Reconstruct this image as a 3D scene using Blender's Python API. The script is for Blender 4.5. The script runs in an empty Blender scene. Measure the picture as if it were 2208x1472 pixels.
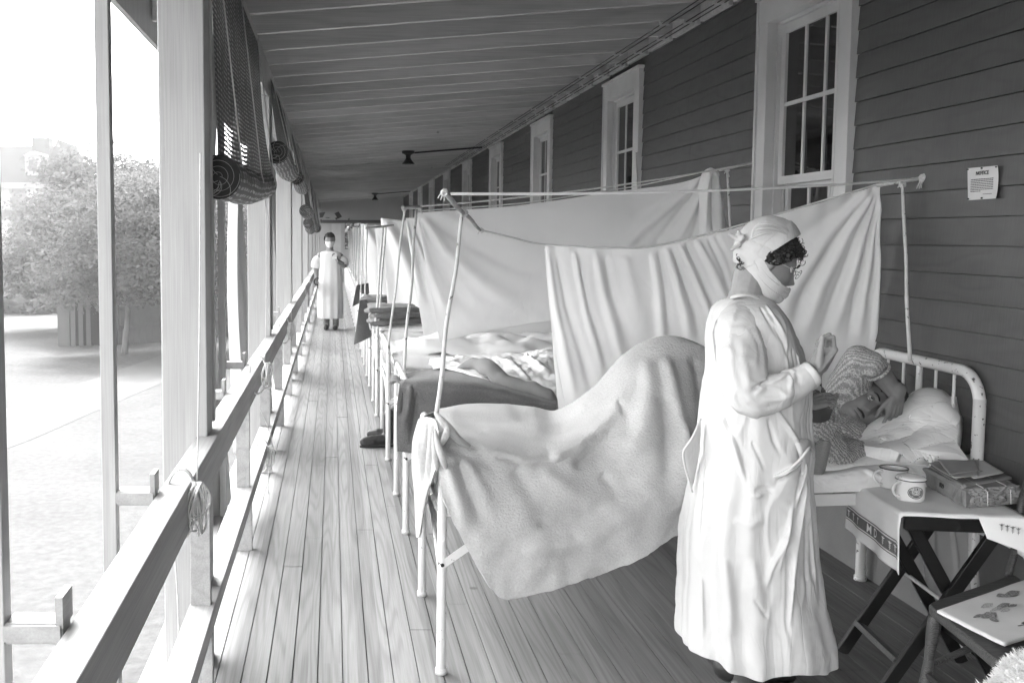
import bpy, math, random
import numpy as np
from mathutils import Vector, Matrix, noise as mnoise
random.seed(7); np.random.seed(7)
SC = bpy.context.scene
COL = SC.collection
# ------------------------------------------------------------ camera model
F = 2150.0; CX = 718.0; CY = 668.0; TP = 0.075; H = 1.6
PIT = math.atan(TP); cP, sP = math.cos(PIT), math.sin(PIT)
def ray(px, py):
    a = (px-CX)/F; b = (CY-py)/F
    return (a, cP+sP*b, -sP+cP*b)
def at(px, py, Y):
    r = ray(px, py); k = Y/r[1]; return Vector((r[0]*k, Y, H+r[2]*k))
def atx(px, py, X):
    r = ray(px, py); k = X/r[0]; return Vector((X, r[1]*k, H+r[2]*k))
def atz(px, py, Z):
    r = ray(px, py); k = (Z-H)/r[2]; return Vector((r[0]*k, r[1]*k, Z))
def proj(P):
    P = np.asarray(P, float); z = P[..., 2]-H; y = P[..., 1]
    f = y*cP-z*sP; u = y*sP+z*cP
    return np.stack([CX+F*P[..., 0]/f, CY-F*u/f], -1)
# ------------------------------------------------------------ materials
MATS = {}
class NB:
    def __init__(s, name):
        s.m = bpy.data.materials.new(name); s.m.use_nodes = True
        s.nt = s.m.node_tree; s.p = s.nt.nodes['Principled BSDF']; s.out = s.nt.nodes['Material Output']
        MATS[name] = s.m
    def n(s, t, **k):
        x = s.nt.nodes.new(t)
        for a, v in k.items():
            if a.startswith('i_'):
                key = a[2:]; key = int(key) if key.isdigit() else key.replace('_', ' ')
                x.inputs[key].default_value = v
            else: setattr(x, a, v)
        return x
    def l(s, a, b): s.nt.links.new(a, b)
    def math(s, op, a, b=None, c=None):
        x = s.n('ShaderNodeMath', operation=op)
        for i, v in enumerate((a, b, c)):
            if v is None: continue
            if hasattr(v, 'links') or hasattr(v, 'is_linked'): s.l(v, x.inputs[i])
            else: x.inputs[i].default_value = v
        return x.outputs[0]
    def noise(s, vec, scale, det=3, rough=.55, dist=0):
        x = s.n('ShaderNodeTexNoise'); x.inputs['Scale'].default_value = scale
        x.inputs['Detail'].default_value = det; x.inputs['Roughness'].default_value = rough
        x.inputs['Distortion'].default_value = dist
        s.l(vec, x.inputs['Vector']); return x.outputs['Fac']
    def ramp(s, fac, stops):
        x = s.n('ShaderNodeValToRGB'); r = x.color_ramp
        while len(r.elements) < len(stops): r.elements.new(.5)
        for e, (p, v) in zip(r.elements, stops): e.position = p; e.color = (v, v, v, 1)
        s.l(fac, x.inputs[0]); return x.outputs[0]
    def mapr(s, fac, a, b, lo, hi):
        x = s.n('ShaderNodeMapRange'); x.inputs[1].default_value = a; x.inputs[2].default_value = b
        x.inputs[3].default_value = lo; x.inputs[4].default_value = hi; s.l(fac, x.inputs[0]); return x.outputs[0]
    def vscale(s, vec, sx, sy, sz):
        x = s.n('ShaderNodeVectorMath', operation='MULTIPLY'); x.inputs[1].default_value = (sx, sy, sz)
        s.l(vec, x.inputs[0]); return x.outputs[0]
    def obj(s): return s.n('ShaderNodeTexCoord').outputs['Object']
    def uv(s): return s.n('ShaderNodeTexCoord').outputs['UV']
    def col(s, v):
        c = s.n('ShaderNodeCombineColor')
        for i in range(3):
            if hasattr(v, 'links') or hasattr(v, 'is_linked'): s.l(v, c.inputs[i])
            else: c.inputs[i].default_value = v
        s.l(c.outputs[0], s.p.inputs['Base Color'])
    def bump(s, h, strength=.3, dist=.01):
        b = s.n('ShaderNodeBump'); b.inputs['Strength'].default_value = strength
        b.inputs['Distance'].default_value = dist; s.l(h, b.inputs['Height']); s.l(b.outputs[0], s.p.inputs['Normal'])
def mat(name, v, rough=.6, var=.12, scale=6, bump=0, bscale=60, bdist=.003, chips=0, chipv=.12, spec=.3, stretch=(1, 1, 1), fine=0, fscale=300, sheen=0, trans=0, crease=0, cst=(1, 1, .35)):
    b = NB(name); o = b.obj(); o2 = b.vscale(o, *stretch)
    n1 = b.noise(o2, scale, 4)
    f = b.mapr(n1, .3, .7, v*(1-var), v*(1+var))
    if fine:
        n3 = b.noise(o2, fscale, 2); f = b.math('MULTIPLY', f, b.mapr(n3, .3, .7, 1-fine, 1+fine))
    if chips:
        n2 = b.noise(o, 38, 3, .6); m = b.mapr(n2, .70-chips, .72-chips, 0, 1)
        mx = b.n('ShaderNodeMix'); b.l(m, mx.inputs[0]); b.l(f, mx.inputs[2]); mx.inputs[3].default_value = chipv
        f = mx.outputs[0]
    b.col(f); b.p.inputs['Roughness'].default_value = rough
    b.p.inputs['Specular IOR Level'].default_value = spec
    if crease:
        cn = b.noise(b.vscale(o, *cst), crease, 3, .5, 1.2); a_ = b.math('ABSOLUTE', b.math('SUBTRACT', cn, .5)); hgt_ = b.mapr(a_, 0, .035, 0, 1)
        c2 = b.noise(b.vscale(o, *cst), crease*2.7, 3, .5, .8); a2 = b.math('ABSOLUTE', b.math('SUBTRACT', c2, .5)); h2 = b.mapr(a2, 0, .05, 0, .45)
        b.bump(b.math('ADD', b.math('ADD', hgt_, h2), b.math('MULTIPLY', b.noise(o, 420, 2), .12)), bump, bdist)
    elif bump: b.bump(b.noise(o2, bscale, 4), bump, bdist)
    if sheen: b.p.inputs['Sheen Weight'].default_value = sheen
    if trans:
        t = b.n('ShaderNodeBsdfTranslucent'); t.inputs[0].default_value = (v, v, v, 1)
        mx = b.n('ShaderNodeMixShader'); mx.inputs[0].default_value = trans
        b.l(b.p.outputs[0], mx.inputs[1]); b.l(t.outputs[0], mx.inputs[2]); b.l(mx.outputs[0], b.out.inputs[0])
    return b.m
def woodmat(name, v, axis='y', board=.092, grain=.35, plank=.12, rough=.6, freq=26, xs=7, ys=.55, knots=.0, shade_fade=False):
    """plain-sawn softwood: contour lines of a stretched noise field, each board with its own offset and tone"""
    b = NB(name); o = b.obj(); sp = b.n('ShaderNodeSeparateXYZ'); b.l(o, sp.inputs[0])
    if axis == 'y': ac, al, a3 = sp.outputs[0], sp.outputs[1], sp.outputs[2]
    elif axis == 'z': ac, al, a3 = sp.outputs[0], sp.outputs[2], sp.outputs[1]
    else: ac, al, a3 = sp.outputs[1], sp.outputs[0], sp.outputs[2]
    idx = b.math('FLOOR', b.math('DIVIDE', ac, board))
    wn = b.n('ShaderNodeTexWhiteNoise', noise_dimensions='1D'); b.l(idx, wn.inputs['W']); rnd = wn.outputs['Value']
    off = b.math('MULTIPLY', rnd, 37.0)
    cv = b.n('ShaderNodeCombineXYZ'); b.l(b.math('MULTIPLY', ac, xs), cv.inputs[0]); b.l(b.math('ADD', b.math('MULTIPLY', al, ys), off), cv.inputs[1])
    b.l(b.math('ADD', b.math('MULTIPLY', a3, xs), off), cv.inputs[2])
    n1 = b.noise(cv.outputs[0], 1.0, 1.5, .4)
    ph = b.math('MULTIPLY', n1, freq*6.283)
    s = b.math('SINE', ph)
    s2 = b.math('POWER', b.mapr(s, -1, 1, 0, 1), 2.2)
    fine = b.noise(b.vscale(o, *((160, 3, 160) if axis == 'y' else (160, 160, 3) if axis == 'z' else (3, 160, 160))), 1, 2)
    big = b.noise(b.vscale(o, .6, .6, .6), 1.0, 4)
    f = b.math('MULTIPLY', b.mapr(s2, 0, 1, 1+grain*.25, 1-grain), b.mapr(fine, .3, .7, .9, 1.1))
    f = b.math('MULTIPLY', f, b.mapr(rnd, 0, 1, 1-plank, 1+plank))
    f = b.math('MULTIPLY', f, b.mapr(big, .3, .7, .88, 1.12))
    if knots:
        vo = b.n('ShaderNodeTexVoronoi'); vo.inputs['Scale'].default_value = 2.1; b.l(b.vscale(o, 1, 1, 1), vo.inputs['Vector'])
        k = b.mapr(vo.outputs['Distance'], .02, .05, 1-knots, 1); f = b.math('MULTIPLY', f, k)
    if shade_fade: f = b.math('MULTIPLY', f, b.mapr(b.math('ADD', ac, b.mapr(big, .3, .7, -.3, .3)), .1, 1.7, 1.0, .42))   # shade painted into the boards, darker away from the open side
    f = b.math('MULTIPLY', f, v)
    b.col(f); b.p.inputs['Roughness'].default_value = rough; b.p.inputs['Specular IOR Level'].default_value = .25
    b.bump(b.math('ADD', s2, fine), .15, .002)
    return b.m
# ------------------------------------------------------------ mesh builder
class MB:
    def __init__(s): s.v = []; s.f = []; s.uv = []
    def add(s, V, Fc, UV=None):
        o = len(s.v); s.v.extend([tuple(map(float, p)) for p in V]); s.f.extend([tuple(i+o for i in f) for f in Fc])
        s.uv.extend(UV if UV is not None else [(0, 0)]*len(V))
        return s
    def box(s, x0, x1, y0, y1, z0, z1):
        V = [(x, y, z) for z in (z0, z1) for y in (y0, y1) for x in (x0, x1)]
        s.add(V, [(0, 2, 3, 1), (4, 5, 7, 6), (0, 1, 5, 4), (2, 6, 7, 3), (0, 4, 6, 2), (1, 3, 7, 5)]); return s
    def bar(s, p, q, w, t, up=(0, 0, 1)):
        """rectangular bar from p to q; w across, t along 'up'"""
        p = Vector(p); q = Vector(q); d = (q-p).normalized(); u = Vector(up); r = d.cross(u)
        if r.length < 1e-4: r = d.cross(Vector((0, 1, 0)))
        r.normalize(); u = r.cross(d).normalized(); V = []
        for e in (p, q):
            for a, b in ((-1, -1), (1, -1), (1, 1), (-1, 1)): V.append(e+r*(a*w/2)+u*(b*t/2))
        s.add(V, [(0, 3, 2, 1), (4, 5, 6, 7), (0, 1, 5, 4), (1, 2, 6, 5), (2, 3, 7, 6), (3, 0, 4, 7)]); return s
    def tube(s, pts, r, seg=8, cap=True, closed=False):
        pts = [Vector(p) for p in pts]; n = len(pts)
        rs = r if hasattr(r, '__len__') else [r]*n
        V = []; prev = None
        for i, p in enumerate(pts):
            if closed: d = pts[(i+1) % n]-pts[i-1]
            else: d = pts[min(i+1, n-1)]-pts[max(i-1, 0)]
            if d.length < 1e-9: d = Vector((0, 0, 1))
            d.normalize()
            if prev is None:
                a = Vector((0, 0, 1)) if abs(d.z) < .9 else Vector((0, 1, 0)); nrm = d.cross(a).normalized()
            else:
                nrm = prev-d*prev.dot(d)
                if nrm.length < 1e-6: nrm = d.cross(Vector((0, 0, 1)))
                nrm.normalize()
            prev = nrm; bn = d.cross(nrm)
            for k in range(seg):
                t = 2*math.pi*k/seg; V.append(p+nrm*(math.cos(t)*rs[i])+bn*(math.sin(t)*rs[i]))
        Fc = []
        for i in range(n if closed else n-1):
            j = (i+1) % n
            for k in range(seg): Fc.append((i*seg+k, i*seg+(k+1) % seg, j*seg+(k+1) % seg, j*seg+k))
        if cap and not closed: Fc.append(tuple(range(seg-1, -1, -1))); Fc.append(tuple((n-1)*seg+k for k in range(seg)))
        s.add(V, Fc); return s
    def lathe(s, prof, c, seg=32, axis=(0, 0, 1), ref=None):
        """prof: list of (r, h) along axis from centre c"""
        c = Vector(c); ax = Vector(axis).normalized(); a = Vector((1, 0, 0)) if abs(ax.x) < .9 else Vector((0, 1, 0))
        u = ax.cross(a).normalized(); w = ax.cross(u); V = []; n = len(prof)
        for (r, h) in prof:
            for k in range(seg):
                t = 2*math.pi*k/seg; V.append(c+ax*h+u*(r*math.cos(t))+w*(r*math.sin(t)))
        Fc = [(i*seg+k, i*seg+(k+1) % seg, (i+1)*seg+(k+1) % seg, (i+1)*seg+k) for i in range(n-1) for k in range(seg)]
        s.add(V, Fc); return s
    def grid(s, P, closed=False, uvs=None):
        P = np.asarray(P); m, n = P.shape[:2]; V = P.reshape(-1, 3)
        Fc = []; nn = n if closed else n-1
        for i in range(m-1):
            for j in range(nn): Fc.append((i*n+j, i*n+(j+1) % n, (i+1)*n+(j+1) % n, (i+1)*n+j))
        UV = [(j/max(1, n-1), i/max(1, m-1)) for i in range(m) for j in range(n)] if uvs is None else uvs
        s.add(V, Fc, UV); return s
    def prim(s, ms): 
        s.add(*ms); return s
    def build(s, name, m=None, parent=None, smooth=False, solid=0, bevel=0, sub=0, solid_off=-1):
        me = bpy.data.meshes.new(name)
        off = Vector((0, 0, 0))
        if parent is not None: off = wloc(parent)
        if getattr(s, 'base', None) is not None: off = Vector(s.base)
        V = [(x-off[0], y-off[1], z-off[2]) for x, y, z in s.v]
        me.from_pydata(V, [], s.f); me.update()
        if any(u != (0, 0) for u in s.uv):
            ul = me.uv_layers.new(name='UVMap'); li = np.zeros(len(me.loops), int); me.loops.foreach_get('vertex_index', li)
            ul.data.foreach_set('uv', np.array(s.uv, float)[li].ravel())
        if smooth: me.polygons.foreach_set('use_smooth', [True]*len(me.polygons))
        if m is not None: me.materials.append(MATS[m] if isinstance(m, str) else m)
        o = bpy.data.objects.new(name, me); COL.objects.link(o)
        if parent is not None: o.parent = parent
        elif getattr(s, 'base', None) is not None: o.location = off
        if solid: d = o.modifiers.new('s', 'SOLIDIFY'); d.thickness = solid; d.offset = solid_off
        if bevel:
            d = o.modifiers.new('b', 'BEVEL'); d.width = bevel; d.segments = 2; d.limit_method = 'ANGLE'
        if sub: d = o.modifiers.new('u', 'SUBSURF'); d.levels = sub; d.render_levels = sub
        return o
def wloc(o):
    v = Vector(o.location)
    while o.parent is not None: o = o.parent; v += Vector(o.location)
    return v
def tag(o, label, cat, group=None, kind=None):
    if label: o['label'] = label
    if cat: o['category'] = cat
    if group: o['group'] = group
    if kind: o['kind'] = kind
    return o
def empty(name, loc, label, cat, group=None):
    o = bpy.data.objects.new(name, None); o.location = loc; o.empty_display_size = .1; COL.objects.link(o)
    return tag(o, label, cat, group)
def copy_tree(o, loc=None, parent=None, label=None, group=None):
    c = o.copy(); COL.objects.link(c)
    if parent is not None: c.parent = parent
    if loc is not None: c.location = loc
    if label: c['label'] = label
    if group: c['group'] = group
    for ch in o.children: copy_tree(ch, parent=c)
    return c
# ------------------------------------------------------------ numpy helpers
def cr(P, n, axis=0):
    """Catmull-Rom resample along axis to n samples"""
    P = np.moveaxis(np.asarray(P, float), axis, 0); m = P.shape[0]
    t = np.linspace(0, m-1, n); i = np.minimum(t.astype(int), m-2); u = (t-i).reshape((-1,)+(1,)*(P.ndim-1))
    p0 = P[np.maximum(i-1, 0)]; p1 = P[i]; p2 = P[i+1]; p3 = P[np.minimum(i+2, m-1)]
    R = .5*((2*p1)+(-p0+p2)*u+(2*p0-5*p1+4*p2-p3)*u*u+(-p0+3*p1-3*p2+p3)*u**3)
    return np.moveaxis(R, 0, axis)
def pxgrid(rows, nu, nv):
    """rows of (px,py,Y) -> dense world grid"""
    A = np.array([[tuple(at(*c)) for c in r] for r in rows]); return cr(cr(A, nv, 0), nu, 1)
def normals(P, closed=False):
    if closed: du = np.roll(P, -1, 1)-np.roll(P, 1, 1)
    else: du = np.gradient(P, axis=1)
    dv = np.gradient(P, axis=0); N = np.cross(du, dv); L = np.linalg.norm(N, axis=-1, keepdims=True); return N/np.maximum(L, 1e-9)
def sdist(q, pl):
    """signed-side distance of points q (..,2) to polyline pl, and end falloff parameter"""
    best = np.full(q.shape[:-1], 1e9); side = np.zeros(q.shape[:-1]); arc = np.zeros(q.shape[:-1])
    Ls = [math.dist(a, b) for a, b in zip(pl[:-1], pl[1:])]; tot = sum(Ls); acc = 0
    for a, b, Lk in zip(pl[:-1], pl[1:], Ls):
        a = np.array(a, float); b = np.array(b, float); d = b-a; L2 = (d**2).sum()
        t = np.clip(((q-a)@d)/L2, 0, 1); c = a+t[..., None]*d; e = q-c; D = np.hypot(e[..., 0], e[..., 1])
        sd = np.sign(d[0]*e[..., 1]-d[1]*e[..., 0]); k = D < best
        best = np.where(k, D, best); side = np.where(k, sd, side); arc = np.where(k, (acc+t*Lk)/tot, arc); acc += Lk
    return best, side, arc
TAPER = [.10, .35]; AMPK = [.85]; WK = [1.0]
def ridge(P, ridges, direction=(0, -1, 0), mask=None):
    q = proj(P); D = np.zeros(P.shape[:-1])
    for pl, w, amp in ridges:
        w1, w2 = w if hasattr(w, '__len__') else (w, w)
        d, sd, ar = sdist(q, pl); ww = np.where(sd > 0, w1, w2)*(.55+.75*ar)*WK[0]; tp = np.clip(ar/TAPER[0], 0, 1)*np.clip((1-ar)/TAPER[1], 0, 1); tp = tp*tp*(3-2*tp); D += AMPK[0]*amp*np.exp(-(d/ww)**2)*tp
    if mask is not None: D = D*mask
    return P+D[..., None]*np.array(direction, float)
def fbm(P, scale, oct=3, seed=0.0):
    sh = P.shape[:-1]; R = np.zeros(int(np.prod(sh))); Q = P.reshape(-1, 3)
    for i, p in enumerate(Q): R[i] = mnoise.fractal(Vector((p[0]*scale+seed, p[1]*scale+seed*1.7, p[2]*scale-seed)), 1.0, 2.0, oct)
    return R.reshape(sh)
def inpoly(x, y, poly):
    x = np.asarray(x); y = np.asarray(y); r = np.zeros(x.shape, bool); n = len(poly); j = n-1
    for i in range(n):
        xi, yi = poly[i]; xj, yj = poly[j]
        c = ((yi > y) != (yj > y)) & (x < (xj-xi)*(y-yi)/((yj-yi) if yj != yi else 1e-9)+xi); r ^= c; j = i
    return r
def bez(pts, n=16): return [Vector(p) for p in cr(np.array([tuple(p) for p in pts]), n)]
def sag(p, q, d, n=14):
    p = Vector(p); q = Vector(q); return [p.lerp(q, i/(n-1))+Vector((0, 0, -d*4*(i/(n-1))*(1-i/(n-1)))) for i in range(n)]
# --- organic bodies: tapered capsules fused by a voxel remesh
def capsule(mb, p, q, r0, r1, seg=16):
    p = Vector(p); q = Vector(q); L = (q-p).length; d = (q-p)/L if L > 1e-6 else Vector((0, 0, 1)); pts = []; rs = []
    for a in (-85, -60, -35, -12): pts.append(p+d*(r0*math.sin(math.radians(a)))); rs.append(r0*math.cos(math.radians(a)))
    pts.append(p); rs.append(r0); pts.append(q); rs.append(r1)
    for a in (12, 35, 60, 85): pts.append(q+d*(r1*math.sin(math.radians(a)))); rs.append(r1*math.cos(math.radians(a)))
    mb.tube(pts, rs, seg)
def chain(mb, pts, rs):
    for i in range(len(pts)-1): capsule(mb, pts[i], pts[i+1], rs[i], rs[i+1])
def ellipsoid(mb, c, r, R=None, seg=24, rings=16):
    V = []; c = Vector(c); R = R or Matrix.Identity(3)
    for i in range(rings+1):
        a = math.pi*(i+.001)/(rings+.002)
        for k in range(seg):
            t = 2*math.pi*k/seg; V.append(c+R@Vector((r[0]*math.sin(a)*math.cos(t), r[1]*math.sin(a)*math.sin(t), r[2]*math.cos(a))))
    Fc = [(i*seg+k, (i+1)*seg+k, (i+1)*seg+(k+1) % seg, i*seg+(k+1) % seg) for i in range(rings) for k in range(seg)]
    Fc.append(tuple(range(seg))); Fc.append(tuple(rings*seg+k for k in range(seg-1, -1, -1)))
    mb.add(V, Fc)
def fuse(mb, voxel=.004, smooth=4):
    """voxel-remesh the builder's parts into one continuous surface; returns verts, faces"""
    me = bpy.data.meshes.new('tmp'); me.from_pydata(mb.v, [], mb.f)
    o = bpy.data.objects.new('tmp', me); COL.objects.link(o)
    r = o.modifiers.new('r', 'REMESH'); r.mode = 'VOXEL'; r.voxel_size = voxel; r.use_smooth_shade = True
    if smooth: q = o.modifiers.new('q', 'SMOOTH'); q.iterations = smooth; q.factor = .5
    dg = bpy.context.evaluated_depsgraph_get(); dg.update(); ev = o.evaluated_get(dg); m2 = ev.to_mesh()
    V = np.zeros(len(m2.vertices)*3); m2.vertices.foreach_get('co', V); V = V.reshape(-1, 3)
    Fc = [tuple(p.vertices) for p in m2.polygons]; ev.to_mesh_clear()
    bpy.data.objects.remove(o); bpy.data.meshes.remove(me)
    return V, Fc
# --- head in local axes (r = wearer's left(+)/right, f = face forward, u = up); metres
def head_grid(nu=120, nv=90, female=False):
    th = np.linspace(.02, math.pi-.02, nv)[:, None]; ph = np.linspace(0, 2*math.pi, nu, endpoint=False)[None, :]
    d = np.stack([np.sin(th)*np.cos(ph), np.sin(th)*np.sin(ph), np.cos(th)*np.ones_like(ph)], -1)
    def hit(c, r):
        c = np.array(c); r = np.array(r); dd = d/r; cc = c/r
        A = (dd**2).sum(-1); B = -2*(dd*cc).sum(-1); C = (cc**2).sum()-1; disc = B*B-4*A*C
        return np.where(disc > 0, (-B+np.sqrt(np.maximum(disc, 0)))/(2*A), 0.0)
    es = [hit((0, -.012, .022), (.076, .097, .094)), hit((0, .028, -.03), (.064, .062, .075)), hit((0, .036, -.066), (.046, .05, .047)), hit((0, -.0, -.02), (.068, .08, .08))]
    k = 160.; R = np.log(sum(np.exp(k*e) for e in es))/k
    P = d*R[..., None]; x, y, z = P[..., 0], P[..., 1], P[..., 2]; fr = np.clip((y-.02)/.03, 0, 1)
    def g(cx, cz, sx, sz): return np.exp(-((x-cx)/sx)**2-((z-cz)/sz)**2)*fr
    dy = .020*g(0, -.026, .0125, .013)+.014*g(0, -.006, .009, .022)+.006*g(.013, -.03, .008, .009)+.006*g(-.013, -.03, .008, .009)
    for s in (-1, 1): dy += -.011*g(s*.031, .014, .016, .012)+.006*g(s*.03, .034, .022, .008)+.004*g(s*.042, -.02, .018, .018)
    dy += .006*g(0, -.058, .022, .006)+.007*g(0, -.07, .02, .006)-.004*g(0, -.064, .026, .003)+.014*g(0, -.096, .022, .018)-.004*g(0, -.083, .025, .006)
    P[..., 1] += dy
    return P
class Head:
    def __init__(s, c, fwd, up, scale=1.0):
        s.c = np.array(c, float); f = Vector(fwd).normalized(); u = Vector(up); u = (u-f*u.dot(f)).normalized(); r = u.cross(f)
        # r: right-handed (r,f,u)
        r = f.cross(u); s.M = np.array([tuple(r), tuple(f), tuple(u)])*scale; s.L = head_grid(); s.W = s.L@s.M+s.c
    def w(s, r, f, u): return Vector(np.array([r, f, u])@s.M+s.c)
    def add(s, mb):
        m, n = s.W.shape[:2]; mb.grid(s.W, closed=True); o = len(mb.v)-m*n
        mb.f.append(tuple(o+k for k in range(n))); mb.f.append(tuple(o+(m-1)*n+k for k in range(n-1, -1, -1)))
        for sd in (-1, 1):
            R = Matrix(s.M.tolist()).transposed().normalized()
            ellipsoid(mb, s.w(sd*.077, -.008, -.005), (.012, .018, .032), R, 12, 8)
    def shell(s, test, off, thick=.004, noiseamp=0, nscale=40):
        """surface patch over the head where test(Wproj, L) holds"""
        P = s.W; N = normals(P, True); c = P.mean((0, 1)); sg = np.sign(((P-c)*N).sum(-1).mean()); N = N*sg
        o = off(s.L) if callable(off) else off
        Q = P+N*(o[..., None] if hasattr(o, 'shape') else o)
        if noiseamp: Q = Q+N*(fbm(Q, nscale, 3)*noiseamp)[..., None]
        m, n = P.shape[:2]; q = proj(P); L = s.L; fc = []
        for i in range(m-1):
            for j in range(n):
                k = (j+1) % n; a = (q[i, j]+q[i+1, k])/2; l = (L[i, j]+L[i+1, k])/2
                if test(a, l): fc.append((i*n+j, i*n+k, (i+1)*n+k, (i+1)*n+j))
        used = sorted({v for f in fc for v in f}); mp = {v: i for i, v in enumerate(used)}
        V = Q.reshape(-1, 3)[used]; mb = MB(); mb.add(V, [tuple(mp[v] for v in f) for f in fc]); return mb
# --- a hand as capsules. wrist w, dir d (towards fingers), palm normal nrm (out of the palm), side +1/-1 for thumb side
def hand(mb, w, d, nrm, side=1, curl=(.3, .3, .3, .35), thumb=(.35, .5), s=1.0, spread=.06, wrist_r=.026):
    w = Vector(w); d = Vector(d).normalized(); n = Vector(nrm); n = (n-d*n.dot(d)).normalized(); a = d.cross(n)*side  # a = towards thumb
    knuck = [(.030, .088, .0085), (.010, .092, .0090), (-.011, .088, .0085), (-.030, .080, .0075)]
    lens = [(.042, .025, .021), (.046, .029, .022), (.043, .027, .022), (.034, .020, .019)]
    capsule(mb, w-d*.03*s, w+d*.012*s, wrist_r*s, .024*s)
    for (o, l, r), ln, c in zip(knuck, lens, curl):
        k = w+(a*o+d*l)*s
        capsule(mb, w+a*(o*.65*s)+d*.012*s, k, .0155*s, (r+.004)*s, 10); capsule(mb, w+a*(o*.8*s)+d*.03*s+n*.006*s, k-d*.012*s+n*.004*s, .013*s, .010*s, 10)
        p = k; ang = c*.55; dd = d+a*(o*spread/.03)
        for i, L in enumerate(ln):
            dv = (dd.normalized()*math.cos(ang)+n*math.sin(ang)); q = p+dv*L*s
            capsule(mb, p, q, (r-.0006*i)*s, (r-.0006*(i+1)-.0003)*s, 10); p = q; ang += c*1.25
    p = w+(a*.022+d*.022+n*.008)*s
    t1 = (a*math.cos(thumb[0])+d*math.sin(thumb[0])+n*thumb[1]).normalized(); t2 = (t1*.75+d*.5+n*thumb[1]*.3).normalized(); t3 = (t2+d*.35-a*.2*thumb[1]).normalized()
    q = p+t1*.038*s; capsule(mb, p, q, .0155*s, .0115*s, 10); p2 = q+t2*.032*s; capsule(mb, q, p2, .011*s, .0098*s, 10); capsule(mb, p2, p2+t3*.024*s, .0098*s, .008*s, 10)
def text_mesh(txt, size, origin, xdir, ydir, name=None, bold=0.0, extr=.0004):
    cu = bpy.data.curves.new('t', 'FONT'); cu.body = txt; cu.size = size; cu.align_x = 'CENTER'; cu.align_y = 'CENTER'; cu.offset = bold; cu.resolution_u = 2; cu.extrude = extr
    o = bpy.data.objects.new('t', cu); COL.objects.link(o); dg = bpy.context.evaluated_depsgraph_get(); dg.update(); m = o.evaluated_get(dg).to_mesh()
    x = Vector(xdir).normalized(); y = Vector(ydir).normalized(); z = x.cross(y); og = Vector(origin)
    V = [og+x*v.co.x+y*v.co.y+z*v.co.z for v in m.vertices]; Fc = [tuple(p.vertices) for p in m.polygons]
    o.evaluated_get(dg).to_mesh_clear(); bpy.data.objects.remove(o); bpy.data.curves.remove(cu); return V, Fc
# ================================================================= materials
woodmat('floor_wood', .275, 'y', .092, grain=.16, plank=.17, rough=.75, freq=12, xs=8, ys=.40, shade_fade=True, knots=.45)
woodmat('rafter_wood', .46, 'x', .55, grain=.07, plank=.10, freq=7, xs=5, ys=.5, knots=.45)
woodmat('deck_wood', .22, 'y', .14, grain=.12, plank=.15, freq=8, xs=5, ys=.5)
woodmat('siding_wood', .100, 'z', .112, grain=.09, plank=.16, rough=.5, freq=5, xs=2, ys=8)
woodmat('post_wood', .36, 'z', .3, grain=.05, plank=.03, freq=6, xs=5, ys=.4, knots=.2)
woodmat('rail_wood', .32, 'y', .3, grain=.10, plank=.06, freq=8, xs=6, ys=.45)
woodmat('old_wood', .07, 'x', .5, grain=.5, plank=.1, rough=.4, freq=18, xs=30, ys=2.2)
mat('window_paint', .52, .45, .10, 3, .1, 50)
mat('metal_paint', .66, .35, .05, 5, chips=.035, chipv=.08, spec=.5)
mat('metal_old', .62, .35, .05, 5, chips=.07, chipv=.06, spec=.5)
mat('cotton', .80, .85, .05, 5, .25, 260, .001)
mat('curtain_cloth', .82, .9, .04, 3, .25, 9, .003, trans=.25, crease=2.2, cst=(1, 1, .5))
mat('gown_cloth', .54, .85, .03, 5, .35, 11, .003, crease=4.5, cst=(1, 1, .2))
mat('sheet', .80, .85, .04, 7, .28, 90, .004, crease=4.5, cst=(.6, 1, 1))
mat('pillow', .80, .85, .04, 7, .26, 120, .004, crease=5, cst=(.5, 1, 1.2))
mat('wool_light', .41, .95, .12, 5, .8, 120, .005, fine=.07, fscale=150, sheen=.25)
mat('wool_dark', .115, .95, .08, 9, .9, 130, .005, fine=.2, fscale=150, sheen=.2)
mat('wool_grey', .24, .95, .08, 9, .9, 380, .003, fine=.12, fscale=420, sheen=.2)
mat('skin', .25, .5, .10, 30, .2, 160, .002, spec=.4)
mat('skin_dark', .15, .5, .10, 30, .2, 160, .002, spec=.4)
mat('lip', .10, .5, .1, 40)
mat('hair', .018, .45, .5, 60, .8, 240, .006, stretch=(1, 1, .2))
mat('eye_white', .55, .2, .02, 5, spec=.6)
mat('iris', .02, .1, .02, 5, spec=.8)
mat('black_iron', .02, .5, .2, 30)
mat('black_wood', .004, .4, .3, 8, .2, 60, .002, stretch=(3, 3, .6))
mat('leather', .035, .35, .4, 20, .4, 60, .003)
mat('rope', .58, .9, .12, 60, .6, 400, .002)
mat('bamboo', .34, .6, .35, 22, .3, 80, .002, fine=.3, fscale=60)
mat('enamel', .72, .15, .03, 8, spec=.6)
mat('enamel_rim', .02, .25, .1, 8)
mat('paper', .62, .8, .05, 9, .1, 30, .002)
mat('paper_old', .40, .8, .08, 9, .2, 40, .003)
mat('kraft', .26, .8, .15, 14, .4, 60, .004)
mat('card', .34, .8, .06, 14)
mat('card_dark', .055, .7, .06, 14)
mat('ink', .03, .8, .1, 10)
mat('ink_soft', .16, .8, .6, 60)
mat('band', .14, .85, .12, 60)
mat('fur', .62, .9, .2, 30)
mat('glass_dark', .006, .04, .1, 5, spec=.7)
mat('plaster', .15, .9, .12, 4, .3, 90, .004)
mat('endwall', .42, .8, .05, 2)
mat('room_light', .7, .8, .05, 2)
mat('canvas', .40, .9, .06, 3)
mat('cord', .04, .8, .1, 10)
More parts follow.
